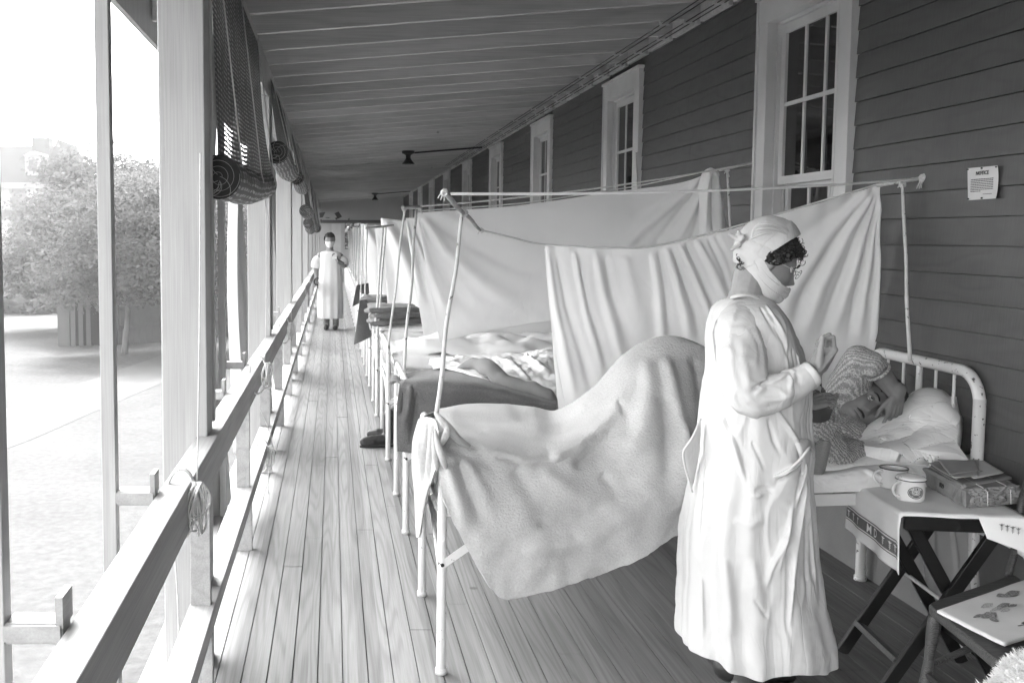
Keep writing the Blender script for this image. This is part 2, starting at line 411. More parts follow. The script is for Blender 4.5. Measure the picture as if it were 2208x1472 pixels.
mat('lawn_mat', .056, .95, .08, .9, .8, 6, .03, fine=.12, fscale=14, spec=0)
mat('path_mat', .07, .95, .05, .6, spec=0)
mat('fence_paint', .11, .9, .06, 3, spec=0)
mat('bark', .09, .9, .3, 10, .6, 30, .02, stretch=(1, 1, .2))
mat('leaf', .085, .8, .4, 3, trans=.3, spec=0)
mat('brick_house', .03, .9, .06, 1, spec=0)
mat('slate', .010, .9, .08, 2, spec=0)
mat('house_trim', .09, .9, .04, 2, spec=0)
mat('wire_metal', .5, .25, .05, 9, spec=.8)
# roll-up blind: dark splints with slits of light between them
def blindmat(name, nu, nv, v, hole=1.0, light=.30):
    b = NB(name); sp = b.n('ShaderNodeSeparateXYZ'); b.l(b.uv(), sp.inputs[0]); wob = b.noise(b.obj(), 5, 3)
    u = b.math('ADD', b.math('MULTIPLY', sp.outputs[0], nu), b.math('MULTIPLY', wob, 1.2)); w = b.math('ADD', b.math('MULTIPLY', sp.outputs[1], nv), b.math('MULTIPLY', wob, 1.0))
    fu = b.math('FRACT', u); fw = b.math('FRACT', w)
    m = b.math('MULTIPLY', b.math('GREATER_THAN', fu, .26), b.math('GREATER_THAN', fw, .60))
    rnd = b.noise(b.vscale(b.obj(), 9, 9, 9), 1, 3); m2 = b.math('MULTIPLY', m, b.mapr(rnd, .35, .55, .15, 1))
    c = b.n('ShaderNodeMix'); b.l(m2, c.inputs[0]); c.inputs[2].default_value = v; c.inputs[3].default_value = light; b.col(c.outputs[0])
    b.p.inputs['Roughness'].default_value = .6
    if hole:
        t = b.n('ShaderNodeBsdfTransparent'); mx = b.n('ShaderNodeMixShader'); b.l(b.math('MULTIPLY', m2, hole), mx.inputs[0])
        b.l(b.p.outputs[0], mx.inputs[1]); b.l(t.outputs[0], mx.inputs[2]); b.l(mx.outputs[0], b.out.inputs[0])
    return b.m
blindmat('blind_net', 26, 44, .020, hole=.35, light=.50)
blindmat('blind_roll', 24, 18, .018, hole=0, light=.36)
# knit sweater
kb = NB('knit'); wv = kb.n('ShaderNodeTexWave', wave_type='BANDS', bands_direction='DIAGONAL'); wv.inputs['Scale'].default_value = 30; wv.inputs['Distortion'].default_value = 5; wv.inputs['Detail'].default_value = 3; wv.inputs['Detail Scale'].default_value = 5
kb.l(kb.obj(), wv.inputs['Vector']); n_ = kb.noise(kb.obj(), 240, 2)
kb.col(kb.math('MULTIPLY', kb.mapr(wv.outputs['Fac'], 0, 1, .24, .52), kb.mapr(n_, .3, .7, .7, 1.25))); kb.bump(kb.math('ADD', wv.outputs['Fac'], kb.math('MULTIPLY', n_, .5)), .8, .004); kb.p.inputs['Roughness'].default_value = .9
# ================================================================= porch shell
XW = 2.505; XP = -.455; YE = 35.5
# floor boards
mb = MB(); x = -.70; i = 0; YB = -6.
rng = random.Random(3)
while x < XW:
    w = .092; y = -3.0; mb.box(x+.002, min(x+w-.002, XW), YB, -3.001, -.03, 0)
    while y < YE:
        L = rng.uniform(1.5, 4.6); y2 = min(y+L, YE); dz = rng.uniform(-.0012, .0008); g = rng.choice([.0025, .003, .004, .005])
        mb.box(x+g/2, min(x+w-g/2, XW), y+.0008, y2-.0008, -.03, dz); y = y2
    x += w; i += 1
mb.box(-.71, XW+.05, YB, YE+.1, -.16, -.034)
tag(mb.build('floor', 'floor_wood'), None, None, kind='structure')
# building: wall with lap siding, skirting, frieze, windows
bld = empty('hospital_building', (XW, 0, 0), 'long wooden ward building with dark lap siding and a row of tall sash windows', 'building')
WIN = [(4.82+3.3*k, 5.86+3.3*k) for k in range(9)]; WZ0, WZ1 = .98, 2.936
mb = MB(); z = .55; p = .112
rng = random.Random(11)
while z < 3.06:
    segs = []; y = YB
    if z+p > WZ0 and z < WZ1:
        for a, b in WIN: segs.append((y, a+.05)); y = b-.05
    segs.append((y, YE))
    for a, b in segs:
        joints = [a]
        if b-a > 1.9 and rng.random() < .75: joints.append(a+(b-a)*rng.uniform(.2, .8))
        joints.append(b)
        for ya, yb in zip(joints[:-1], joints[1:]):
            ya += .001; yb -= .001; j = rng.uniform(-.0012, .0012)
            za, zc = z+.0016, z+p-.0016; V = [(XW-.014+j, ya, za), (XW-.007+j, ya, zc), (XW+.03, ya, zc), (XW+.03, ya, za), (XW-.014+j, yb, za), (XW-.007+j, yb, zc), (XW+.03, yb, zc), (XW+.03, yb, za)]
            mb.add(V, [(0, 1, 2, 3), (7, 6, 5, 4), (0, 4, 5, 1), (1, 5, 6, 2), (2, 6, 7, 3), (3, 7, 4, 0)])
    z += p
mb.build('siding', 'siding_wood', bld)
mb = MB(); mb.box(XW-.004, XW+.03, YB, YE, .0, .548); mb.build('skirting', 'plaster', bld)
mb = MB()
y = YB
for a, b in WIN: mb.box(XW+.20, XW+.26, y, a-.2, 0, 3.2); y = b+.2
mb.box(XW+.20, XW+.26, y, YE, 0, 3.2); mb.box(XW+.40, 8, YB, YE+.1, 3.3, 3.5); mb.box(7.9, 8, YB, YE, -.8, 3.3); mb.box(XW+.27, 8, YB-.1, YB, -.8, 3.3); mb.box(XW+.2, 8, YE+.11, YE+.2, -.8, 3.3)
mb.build('inner_wall', 'plaster', bld)
def window(y0, y1, k):
    f = MB(); f.base = None; cw = .115; xo = XW-.045; xi = XW+.02
    f.box(xo, xi, y0, y0+cw, WZ0, WZ1-.14); f.box(xo, xi, y1-cw, y1, WZ0, WZ1-.14)
    f.box(xo-.004, xi, y0-.006, y1+.006, WZ1-.14, WZ1); f.box(xo-.022, xi, y0-.02, y1+.02, WZ1, WZ1+.022)
    f.box(xo-.002, xi+.0, y0+cw, y0+cw+.022, WZ0, WZ1-.14); f.box(xo-.012, xo+.01, y1-.006, y1+.016, WZ0, WZ1)
    # jamb and stops
    for a, b in ((y0+cw, y0+cw+.018), (y1-cw-.018, y1-cw)): f.box(xi-.01, XW+.16, a, b, WZ0, WZ1-.14)
    f.box(xi-.01, XW+.16, y0+cw, y1-cw, WZ1-.16, WZ1-.142); f.box(XW+.058, XW+.068, y1-cw-.03, y1-cw-.018, WZ0, WZ1-.16); f.box(XW+.058, XW+.068, y0+cw+.018, y0+cw+.03, WZ0, WZ1-.16)
    w = f.build('window', 'window_paint', bld, bevel=.002)
    s = MB(); s.box(xo-.05, XW+.1, y0-.03, y1+.03, WZ0-.045, WZ0-.002)
    so = s.build("sill", "window_paint"); so.parent = w
    fix(so)
    a, b = y0+cw+.018, y1-cw-.018; zm = 1.885; drop = [0, .35, .12, .0, .2, .0, .1, 0, 0][k]
    for nm, x0, za, zb in (('upper_sash', XW+.03, zm-drop*0, WZ1-.162-drop*.0), ('lower_sash', XW+.072, WZ0, zm+.03)):
        m2 = MB(); t = .035; st = .05
        m2.box(x0, x0+t, a, a+st, za, zb); m2.box(x0, x0+t, b-st, b, za, zb); m2.box(x0, x0+t, a+st, b-st, zb-st, zb); m2.box(x0, x0+t, a+st, b-st, za, za+.045)
        for q in (1, 2):
            yy = a+st+(b-a-2*st)*q/3; m2.box(x0+.006, x0+t-.006, yy-.011, yy+.011, za+.045, zb-st)
        zz = (za+zb)/2; m2.box(x0+.004, x0+t-.008, a+st, b-st, zz-.011, zz+.011)
        so = m2.build(nm, 'window_paint'); so.parent = w; fix(so)
        m3 = MB(); m3.box(x0+.016, x0+.019, a+st*.5, b-st*.5, za+.02, zb-.02); so = m3.build('pane', 'glass_dark'); so.parent = w; fix(so)
    return w
def fix(o):
    """mesh verts were given in world space; move them into the parent's frame"""
    off = wloc(o.parent); n = len(o.data.vertices); V = np.zeros(n*3); o.data.vertices.foreach_get('co', V); V = V.reshape(-1, 3)-np.array(off); o.data.vertices.foreach_set('co', V.ravel()); o.data.update()
for k, (a, b) in enumerate(WIN): window(a, b, k)
# end wall of the corridor with a door and a bright window
ew = empty('end_partition', (1.0, YE, 0), 'grey boarded partition closing the far end of the porch', 'partition')
mb = MB(); mb.box(-.62, XW, YE, YE+.08, 2.12, 3.0); mb.box(-.62, -.05, YE, YE+.08, 0, 2.12); mb.box(.28, .42, YE, YE+.08, 0, 2.12); mb.box(1.05, XW, YE, YE+.08, 0, 2.12); mb.box(.42, 1.05, YE, YE+.08, 0, 1.1); mb.build('boarding', 'endwall', ew)
mb = MB(); mb.box(-.62, XW, YE-.04, YE, 2.02, 2.13); mb.build('crossbeam', 'house_trim', ew)
mb = MB(); mb.box(-.05, .28, YE+.01, YE+.05, 0, 2.02); d = mb.build('door', 'window_paint', ew)
mb = MB(); mb.box(.42, 1.05, YE+.02, YE+.04, 1.1, 1.14); mb.box(.72, .75, YE+.02, YE+.05, 1.1, 2.02); mb.box(.42, 1.05, YE+.02, YE+.05, 1.55, 1.58); mb.build('window_frame', 'house_trim', ew)
# roof: rafters, boards, beam, eave
rf = empty('porch_roof', (0, 0, 2.8), 'sloping board roof of the porch on closely spaced rafters', 'roof')
def rz(X, Y): return 2.842+.0732*(X-XP)-.0040*(Y-6.5)
mb = MB(); k = 0
ys = [6.83+.55*i for i in range(-40, 53)]
for i, y in enumerate(ys):
    if y > YE-.1: break
    r = MB(); t = .045; X0, X1 = -1.02, XW-.004; h = .125
    V = []
    for yy in (y, y+t):
        for X, dz in ((X0, 0), (X1, 0), (X1, h), (X0, h)): V.append((X, yy, rz(X, y)+dz))
    r.add(V, [(0, 1, 2, 3), (7, 6, 5, 4), (0, 4, 5, 1), (1, 5, 6, 2), (2, 6, 7, 3), (3, 7, 4, 0)])
    r.build('rafter', 'rafter_wood', rf)
mb = MB()
for (a, b) in ((-1.03, XW+.3),):
    V = [(a, YB, rz(a, YB)+.127), (b, YB, rz(b, YB)+.127), (b, YE+.3, rz(b, YE)+.127), (a, YE+.3, rz(a, YE)+.127)]
    V += [(x, y, z+.05) for x, y, z in V]; mb.add(V, [(3, 2, 1, 0), (4, 5, 6, 7), (0, 1, 5, 4), (1, 2, 6, 5), (2, 3, 7, 6), (3, 0, 4, 7)])
mb.build('ceiling_boards', 'deck_wood', rf)
def lbox(x0, x1, z0, z1, ya=-6., yb=YE):  # long member following the slight fall of the roof
    m = MB(); q = -.004; V = [(x, y, z+q*(y-6.5)) for y in (ya, yb) for z in (z0, z1) for x in (x0, x1)]
    m.add(V, [(0, 1, 3, 2), (4, 6, 7, 5), (0, 4, 5, 1), (2, 3, 7, 6), (0, 2, 6, 4), (1, 5, 7, 3)]); return m
lbox(-.60, -.47, 2.60, 2.838).build('beam', 'rafter_wood', rf)
lbox(-1.06, -1.03, 2.70, 2.98).build('eave_board', 'post_wood', rf)
# frieze between rafters at the wall
m = MB(); q = -.004
for i, y in enumerate(ys):
    if y+.55 > YE: break
    zz = rz(XW, y)-.035
    m.box(XW-.045, XW-.016, y+.047, y+.53, zz, zz+.17)
m.build('frieze', 'rafter_wood', rf)
# posts
def post(y, first=False):
    o = empty('porch_post', (-.535, y, 0), {0: 'broad white porch post nearest the camera, knot near its top', 1: 'second white porch post along the railing', 2: 'third white porch post along the railing', 3: 'fourth white porch post, left of the walking nurse'}.get(round((y-3.57)/3.65), 'far white porch post, number %d from the front' % (round((y-3.57)/3.65)+1)), 'post', 'square posts carrying the porch roof')
    m = MB(); m.box(-.618, -.455, y, y+.15, -.03, 2.6-.004*(y-6.5)); m.build('post_shaft', 'post_wood', o, bevel=.004)
    m = MB(); m.box(-.472, -.447, y+.152, y+.19, .9, 2.55-.004*(y-6.5)); m.build('trim_strip', 'post_wood', o)
    return o
for k in range(0, 9): post(3.57+3.65*k)
# railing
ra = empty('porch_railing', (-.45, 3.5, 0), 'white two rail wooden railing running down the open side of the porch', 'railing')
def railseg(name, pts, w, t, zc):
    m = MB()
    for (a, b) in zip(pts[:-1], pts[1:]): m.bar(a, b, w, t)
    return m.build(name, 'rail_wood', ra, bevel=.003)
railseg('upper_rail', [(-.455, .2, .80), (-.458, 3.0, .805), (-.45, 7.2, .80), (-.425, 14.5, .795), (-.42, 22, .79), (-.42, YE, .79)], .075, .138, .8)
railseg('lower_rail', [(-.452, .2, .262), (-.46, 3.6, .27), (-.455, 7.3, .262), (-.45, 14.5, .262), (-.45, YE, .262)], .09, .07, .27)
for i in range(20):
    y = 1.66+1.655*i
    m = MB(); m.box(-.50, -.412, y, y+.04, -.0, .232); m.build('baluster', 'rail_wood', ra, bevel=.002)
    m = MB(); m.box(-.50, -.43, y+.1, y+.135, .30, .73); m.build('upright', 'rail_wood', ra, bevel=.002)
# screen frames outside the rail
i = 0
for k in range(0, 9):
    for d, nm in ((-1.78, 1), (-.83, 1), (.97, 1), (2.02, 1)):
        y = 3.57+3.65*k+d
        if y < 1.0 or (k > 0 and d < 0): continue
        i += 1
        o = empty('screen_stud', (-.625, y, 0), ('slim white upright outside the railing, nearest the camera', 'tall slim white upright between the tree views, left of the broad post', 'slim white upright just past the first broad post', 'slim white upright midway down the first bay')[i-1] if i <= 4 else 'slim white upright outside the railing, number %d from the camera' % i, 'upright', 'slim uprights of the outer screen')
        m = MB(); m.box(-.645, -.607, y, y+.045, -.6, 2.78); m.build('upright', 'post_wood', o, bevel=.002)
        m = MB(); m.box(-.606, -.5, y+.005, y+.06, .845, .885); m.bar((-.606, y+.03, .868), (-.502, y+.03, .868), .07, .03); m.build('bracket', 'rail_wood', o)
        m = MB(); m.box(-.512, -.498, y, y+.07, .876, .935); m.build('end_cleat', 'rail_wood', o)
# hanging canvas outside
def canvas(x, y0, y1, z0, z1, lab, s):
    u = np.linspace(0, 1, 40); v = np.linspace(0, 1, 50); U, V = np.meshgrid(u, v)
    Y = y0+(y1-y0)*U*(1-.45*np.sin(V*math.pi)**2); X = x+.05*np.sin(U*16+s)*(.4+V)+.03*np.sin(V*5+U*3+s); Z = z1+(z0-z1)*V
    m = MB(); m.grid(np.stack([X, Y, Z], -1)); o = m.build('canvas_curtain', 'canvas', smooth=True, solid=.003); tag(o, lab, 'canvas curtain', 'canvas side curtains hanging outside the posts')
canvas(-.70, 5.35, 5.95, -.2, 2.7, 'grey canvas side curtain hanging behind the first broad post', 0)
canvas(-.74, 7.6, 8.2, -.1, 2.7, 'grey canvas side curtain hanging just past the second post', 2)
canvas(-.72, 11.4, 12.0, -.1, 2.7, 'grey canvas side curtain hanging past the third post', 4)
# roll-up blinds
def blind(y0, y1, z0, z1, r, x, lab, full=True, r1=None):
    o = empty('roll_up_blind', (x, y0, z0), lab, 'blind', 'roll up blinds along the open side'); r1 = r1 or r
    m = MB(); nu, nv = 60, 50; U, V = np.meshgrid(np.linspace(0, 1, nu), np.linspace(0, 1, nv))
    ztop = 2.74-.004*(y0-6.5); zb = z0+(z1-z0)*U+r*.6
    X = -.453+(x+.453+.01)*V**2+.045*U*V+.010*np.sin(U*9+V*4)*V+.004*np.sin(U*23)*V; Y = y0+(y1-y0)*U+.012*np.sin(V*7); Z = ztop+(zb-ztop)*V-.03*np.sin(U*math.pi)*V
    sh = MB(); sh.grid(np.stack([X, Y, Z], -1)); sh.build('sheet', 'blind_net', o, smooth=True)
    pts = []; ns = 34
    for i in range(ns):
        t = i/(ns-1); pts.append((x+.008*math.sin(t*6), y0+(y1-y0)*t, z0+(z1-z0)*t-.025*math.sin(t*math.pi)))
    rs = [(r+(r1-r)*i/(ns-1))*(1+.035*math.sin(i*.8)) for i in range(ns)]
    m = MB(); m.tube(pts, rs, 28, cap=False); o0 = len(m.uv); m.uv = [(((i//28)/(ns-1)), (i % 28)/28) for i in range(len(m.v))]
    m.build('roll', 'blind_roll', o, smooth=True)
    m = MB(); m.tube([(x, y0-.001, z0), (x, y0+.012, z0)], r*.995, 32); m.build('roll_end', 'blind_dark', o); m = MB(); m.tube([(x, y1-.012, z1), (x, y1+.001, z1)], r1*.99, 24); m.build('roll_end', 'blind_dark', o)
    m = MB(); rg = random.Random(int(y0*10))
    sp = [(x+math.cos(a)*r*(.15+.8*a/19), y0-.004, z0+math.sin(a)*r*(.15+.8*a/19)) for a in np.linspace(0, 19, 90)]
    m.tube(sp, .0007, 4)
    for q in range(7):
        a = rg.uniform(0, 6.28); b = a+rg.uniform(.4, 1.8); pp = [(x+math.cos(a+(b-a)*t)*r*(.95-.9*t), y0-.006, z0+math.sin(a+(b-a)*t)*r*(.95-.7*t)) for t in np.linspace(0, 1, 8)]; m.tube(pp, .0009, 4)
    m.build('frayed_edge', 'card', o)
    for t in (.06, .5, .94):
        m = MB(); yy = y0+(y1-y0)*t; zz = z0+(z1-z0)*t; m.tube([(-.445, yy, ztop), (x+r*.9, yy, zz+r*.5), (x+r+.002, yy, zz), (x+r*.5, yy, zz-r*.92), (x-r*.6, yy, zz-r*.85)], .003, 6); m.build('cord', 'rope', o, smooth=True)
mat('blind_dark', .010, .7, .3, 40, .4, 120, .002)
blind(1.0, 3.42, 2.50, 2.50, .085, -.43, 'rolled blind at the top edge of the picture, nearest the camera')
blind(3.74, 6.12, 1.815, 1.905, .083, -.425, 'large dark blind half rolled down past the broad post')
blind(7.33, 9.55, 2.20, 2.19, .083, -.405, 'second half lowered blind with dark round end')
blind(11.1, 13.3, 2.23, 2.21, .075, -.40, 'third blind, rolled highest, its dark end beyond the second')
blind(14.5, 16.6, 1.95, 1.97, .09, -.40, 'fourth blind, hanging low over the walking nurse side')
blind(16.9, 19.0, 1.80, 1.70, .085, -.42, 'fifth blind, hanging lowest and tilted')
blind(20.0, 23.0, 1.85, 1.75, .08, -.41, 'sixth blind, small dark roll above the distant nurse')
blind(24.0, 27.0, 1.75, 1.80, .09, -.40, 'seventh blind, the farthest dark roll beside the distant nurse')
# wiring
wr = empty('knob_wiring', (2.4, 6, 2.9), 'two pairs of dark electric wires on white cleats under the ceiling beside the wall', 'wiring')
for X in (2.24, 2.40):
    for s in (-.022, .022):
        m = MB(); pts = []
        y = .6
        while y < 20: pts.append((X+s, y, rz(X, y)-.020)); y += .55/2
        m.tube(pts, .0036, 6, cap=False); m.build('wire', 'cord', wr, smooth=True)
    m = MB()
    for i, y in enumerate(ys):
        if (i % 2 == (0 if X < 2.3 else 1) or X > 2.3) and y < 20 and y > .5: m = MB(); m.box(X-.036, X+.036, y+.008, y+.034, rz(X, y)-.028, rz(X, y)-.003); m.build('cleat', 'rafter_wood', wr)
for (y, X, lab) in ((15.9, 1.19, 'dark ceiling lamp with glass shade on a pipe, the nearer of two'), (30.5, 1.28, 'small dark ceiling lamp, the farther of two')):
    z = rz(X, y); o = empty('ceiling_lamp', (X, y, z), lab, 'ceiling lamp', 'lamps under the porch roof')
    m = MB(); m.lathe([(0, -.001), (.10, -.001), (.10, -.04), (.07, -.05), (.04, -.07), (.04, -.12), (.0, -.12)], (X, y, z), 20); m.build('lamp_base', 'black_iron', o, smooth=False)
    m = MB(); m.lathe([(.04, -.12), (.05, -.14), (.095, -.20), (.10, -.21)], (X, y, z), 24); m.build('shade', 'glass_dark', o, smooth=True, solid=.003)
    m = MB(); m.tube([(X+.1, y, z-.03), (XW-.15, y, rz(XW-.15, y)-.03)], .014, 8); m.build('conduit', 'black_iron', o)
# notice on the wall
nt = empty('notice', (XW-.02, 3.86, 1.79), 'small white printed notice tacked to the dark wall', 'notice')
c = [atx(2087, 363, XW-.019), atx(2154, 357, XW-.019), atx(2153, 428, XW-.019), atx(2088, 432, XW-.019)]
G = np.zeros((10, 10, 3))
for i in range(10):
    for j in range(10):
        a, b = i/9, j/9; G[i, j] = np.array(c[0])*(1-a)*(1-b)+np.array(c[1])*(1-a)*b+np.array(c[2])*a*b+np.array(c[3])*a*(1-b); G[i, j, 0] -= .006*(b**3)*(a-.4)**2*4+.001
m = MB(); m.grid(G); m.build('sheet', 'paper', nt, solid=.0006)
cc = (Vector(c[0])+Vector(c[2]))/2; xd = (Vector(c[1])-Vector(c[0])); hh = (Vector(c[0])-Vector(c[3])).length; ww = xd.length
m = MB(); m.add(*text_mesh('NOTICE', .021, cc+Vector((-.004, 0, hh*.30)), (0, -1, 0), (0, 0, 1), bold=.0004)); 
rg = random.Random(2)
for i in range(8):
    z = cc.z+hh*.12-i*hh*.052; y = cc.y+ww*.36; e = cc.y-ww*.36*(1 if i < 7 else -.1)
    while y > e:
        l = rg.uniform(.004, .013); m.box(cc.x-.0045, cc.x-.0035, max(y-l, e), y, z-.0013, z+.0013); y -= l+.003
m.box(cc.x-.0045, cc.x-.0035, cc.y-ww*.34, cc.y-ww*.05, cc.z-hh*.34-.001, cc.z-hh*.34+.001)
m.build('print', 'card_dark', nt)
m = MB()
for P in (c[0], c[1], c[2], c[3], (Vector(c[0])+Vector(c[1]))/2, (Vector(c[3])+Vector(c[2]))/2):
    d = (cc-Vector(P))*.08; m.tube([Vector(P)+d+Vector((-.003, 0, 0)), Vector(P)+d+Vector((-.008, 0, 0))], .003, 8)
m.build('tack', 'ink', nt)
# ================================================================= outside
ZG = -.85
m = MB(); n = 60; xs = np.concatenate([np.linspace(-12, -.75, 40), ]); 
m = MB(); G = np.zeros((70, 50, 3))
for i, y in enumerate(np.concatenate([np.linspace(-60, 0, 8), np.linspace(2, 60, 42), np.linspace(65, 190, 20)])):
    for j, x in enumerate(np.concatenate([np.linspace(-180, -60, 10), np.linspace(-50, 20, 32), np.linspace(25, 60, 8)])):
        G[i, j] = (x, y, ZG+.0*math.sin(x*.5+y*.3)-max(0, -x-30)*.004)
m.grid(G); tag(m.build('ground', 'lawn_mat', smooth=True), None, None, kind='structure')
def strip(name, pts, w, z):
    m = MB(); L = []; R = []
    for i, p in enumerate(pts):
        p = Vector(p); d = (Vector(pts[min(i+1, len(pts)-1)])-Vector(pts[max(i-1, 0)])).normalized(); n = Vector((-d.y, d.x, 0)); L.append((*(p+n*w/2)[:2], z)); R.append((*(p-n*w/2)[:2], z))
    m.grid(np.array([L, R])); return tag(m.build(name, 'path_mat'), None, None, kind='structure')
P1 = [atz(a, b, ZG) for a, b in ((-260, 1010), (-60, 950), (120, 880), (330, 800), (420, 765))]
strip('path', bez([(p.x, p.y, 0) for p in P1], 24), 1.3, ZG+.005)
P2 = [atz(a, b, ZG) for a, b in ((-500, 740), (-100, 715), (120, 690), (330, 675), (500, 668))]
strip('road', bez([(p.x, p.y, 0) for p in P2], 24), 3.5, ZG+.009)
# trees
def tree(base, h_tr, crown, n, leafs, lab, seed, group='trees on the lawn'):
    """crown: list of (centre, radii) lobes"""
    o = empty('leafy_tree', base, lab, 'tree', group); rg = random.Random(seed); b = Vector(base)
    m = MB(); top = Vector(crown[0][0])
    m.tube(bez([b, b.lerp(top, .35)+Vector((.06, .05, 0)), b.lerp(top, .7), top], 10), list(np.linspace(.07, .03, 10)), 8)
    for c, r in crown:
        for q in range(3):
            e = Vector(c)+Vector((rg.uniform(-1, 1)*r[0]*.6, rg.uniform(-1, 1)*r[1]*.6, rg.uniform(-.3, .7)*r[2])); s = b.lerp(top, rg.uniform(.45, .8)); m.tube(bez([s, s.lerp(e, .5)+Vector((0, 0, .15)), e], 6), [.028, .024, .02, .016, .012, .008], 6)
    m.build('trunk', 'bark', o, smooth=True)
    m = MB(); V = []; Fc = []
    for c, r in crown:
        cl = [(Vector((rg.gauss(0, 1), rg.gauss(0, 1), rg.gauss(0, 1))).normalized()*rg.uniform(.45, 1.0)) for _ in range(max(6, int(46*r[0])))]
        for _ in range(int(n*r[0]*r[2])):
            d = rg.choice(cl)+Vector((rg.gauss(0, .13), rg.gauss(0, .13), rg.gauss(0, .09)))
            p = Vector(c)+Vector((d.x*r[0], d.y*r[1], d.z*r[2])); s = leafs*rg.uniform(.6, 1.3)
            a = Vector((rg.gauss(0, 1), rg.gauss(0, 1), rg.gauss(0, .5))).normalized(); t = a.cross(Vector((rg.gauss(0, 1), rg.gauss(0, 1), rg.gauss(0, 1)))).normalized()
            k = len(V); V += [p-a*s, p-t*s*.5, p+a*s, p+t*s*.5]; Fc.append((k, k+1, k+2, k+3))
    m.add(V, Fc); m.build('crown', 'leaf', o)
    return o
def g(px, py): return atz(px, py, ZG)
b = g(268, 762); Y = b.y
def pt(px, py, dy=0): return tuple(at(px, py, Y+dy))
tree(tuple(b), 2, [(pt(270, 500), (2.0, 1.9, 1.3)), (pt(230, 590, -.3), (1.5, 1.4, .8)), (pt(350, 540, .3), (1.8, 1.7, 1.4)), (pt(300, 450, .3), (1.4, 1.4, .6)), (pt(420, 510, 1), (1.8, 1.6, 1.2))], 4600, .052, 'leafy tree with a slim trunk on the lawn behind the white uprights', 1)
b = g(188, 715); Y = b.y
tree(tuple(b), 2, [(pt(215, 470), (2.2, 2.0, 1.6)), (pt(150, 540), (1.7, 1.6, 1.1)), (pt(70, 580, .5), (1.7, 1.6, .7)), (pt(240, 400, .5), (1.7, 1.7, 1.0)), (pt(170, 600), (1.8, 1.6, .6))], 3600, .065, 'broad leafy tree in front of the pale house at far left', 2)
b = g(70, 668); Y = b.y
tree(tuple(b), 2, [(pt(60, 625), (3.0, 2.2, .9)), (pt(110, 635), (2.6, 2, .8)), (pt(10, 630), (2.4, 2, .8))], 330, .22, 'low bushy tree by the road under the larger crown', 3)
b = g(330, 640); Y = b.y
tree(tuple(b), 2, [(pt(320, 470), (3.6, 3, 1.7)), (pt(380, 480), (5, 4, 2.0)), (pt(260, 480), (3.5, 3, 1.6)), (pt(520, 480), (7, 5, 2.4))], 420, .24, 'distant tree mass with a pointed top behind the near trees', 4)
# fence and gate
fe = empty('board_fence', tuple(g(330, 700)), 'low pale board fence behind the slim tree', 'fence')
m = MB(); A = g(225, 745); B = g(620, 715); d = (B-A)
L = d.length; d.normalize(); k = 0
while k*.16 < L: p = A+d*(k*.16); m.bar((p.x, p.y, ZG-.02), (p.x, p.y, ZG+1.45+.02*((k*7) % 3)), .14, .022, up=(0, 1, 0)); k += 1
m.build('boards', 'fence_paint', fe)
m = MB(); 
for h in (.4, 1.1): m.bar((A.x, A.y-.04, ZG+h), (B.x, B.y-.04, ZG+h), .03, .08)
m.build('rail', 'fence_paint', fe)
ga = empty('trellis_gate', tuple(g(150, 745)), 'white trellis gate with square posts at the end of the fence', 'gate')
P = g(142, 748); Q = g(240, 742); k = 0
for px_ in (140, 240): p = g(px_, 745); m = MB(); m.box(p.x-.13, p.x+.13, p.y-.1, p.y+.1, ZG-.05, ZG+2.0); m.box(p.x-.18, p.x+.18, p.y-.14, p.y+.14, ZG+2.0, ZG+2.08); m.build('gate_post', 'house_trim', ga)
m = MB()
for i in range(1, 6): p = P.lerp(Q, i/6); m.box(p.x-.05, p.x+.05, p.y-.02, p.y+.02, ZG, ZG+1.75)
m.bar((P.x, P.y, ZG+1.7), (Q.x, Q.y, ZG+1.7), .05, .1); m.build('slat', 'house_trim', ga)
m = MB(); p = g(182, 738); m.add([(p.x-.35, p.y-.6, ZG), (p.x+.5, p.y-.6, ZG), (p.x+.5, p.y-.2, ZG), (p.x-.35, p.y-.2, ZG), (p.x-.45, p.y-.6, ZG+.95), (p.x+.55, p.y-.6, ZG+.95), (p.x+.55, p.y-.2, ZG+.95), (p.x-.45, p.y-.2, ZG+.95)], [(3, 2, 1, 0), (4, 5, 6, 7), (0, 1, 5, 4), (1, 2, 6, 5), (2, 3, 7, 6), (3, 0, 4, 7)])
o = m.build('storage_bin', 'slate', bevel=.02); tag(o, 'dark slanted bin standing beside the white gate', 'bin')
# house
hy = 62.; a = at(-260, 395, hy); b2 = at(135, 395, hy)
ho = empty('pale_house', ((a.x+b2.x)/2, hy, ZG), 'pale two storey house with steep hipped roof, chimney and dormer', 'house')
zt = at(0, 302, hy).z; ze = a.z
m = MB(); m.box(a.x+.3, b2.x-.3, hy, hy+8, ZG-2, ze); m.build('wall', 'brick_house', ho)
m = MB(); V = [(a.x, hy-.4, ze), (b2.x+.4, hy-.4, ze), (b2.x+.4, hy+8.4, ze), (a.x, hy+8.4, ze), (a.x+2, hy+4, zt), (b2.x-.8, hy+4, zt)]
m.add(V, [(0, 1, 5, 4), (1, 2, 5), (2, 3, 4, 5), (3, 0, 4), (3, 2, 1, 0)])
X = b2.x-.2
V = [(X-1.1, hy-.6, ze), (X+1.3, hy-.6, ze), (X+.1, hy-.6, ze+(zt-ze)*1.0), (X-1.1, hy+4, ze), (X+1.3, hy+4, ze), (X+.1, hy+4, ze+(zt-ze)*1.0)]
m.add(V, [(0, 1, 2), (5, 4, 3), (0, 2, 5, 3), (1, 4, 5, 2), (0, 3, 4, 1)]); m.build('roof', 'slate', ho)
m = MB(); m.box(a.x-.1, b2.x+.45, hy-.45, hy-.39, ze-.35, ze+.02); m.build('cornice', 'house_trim', ho)
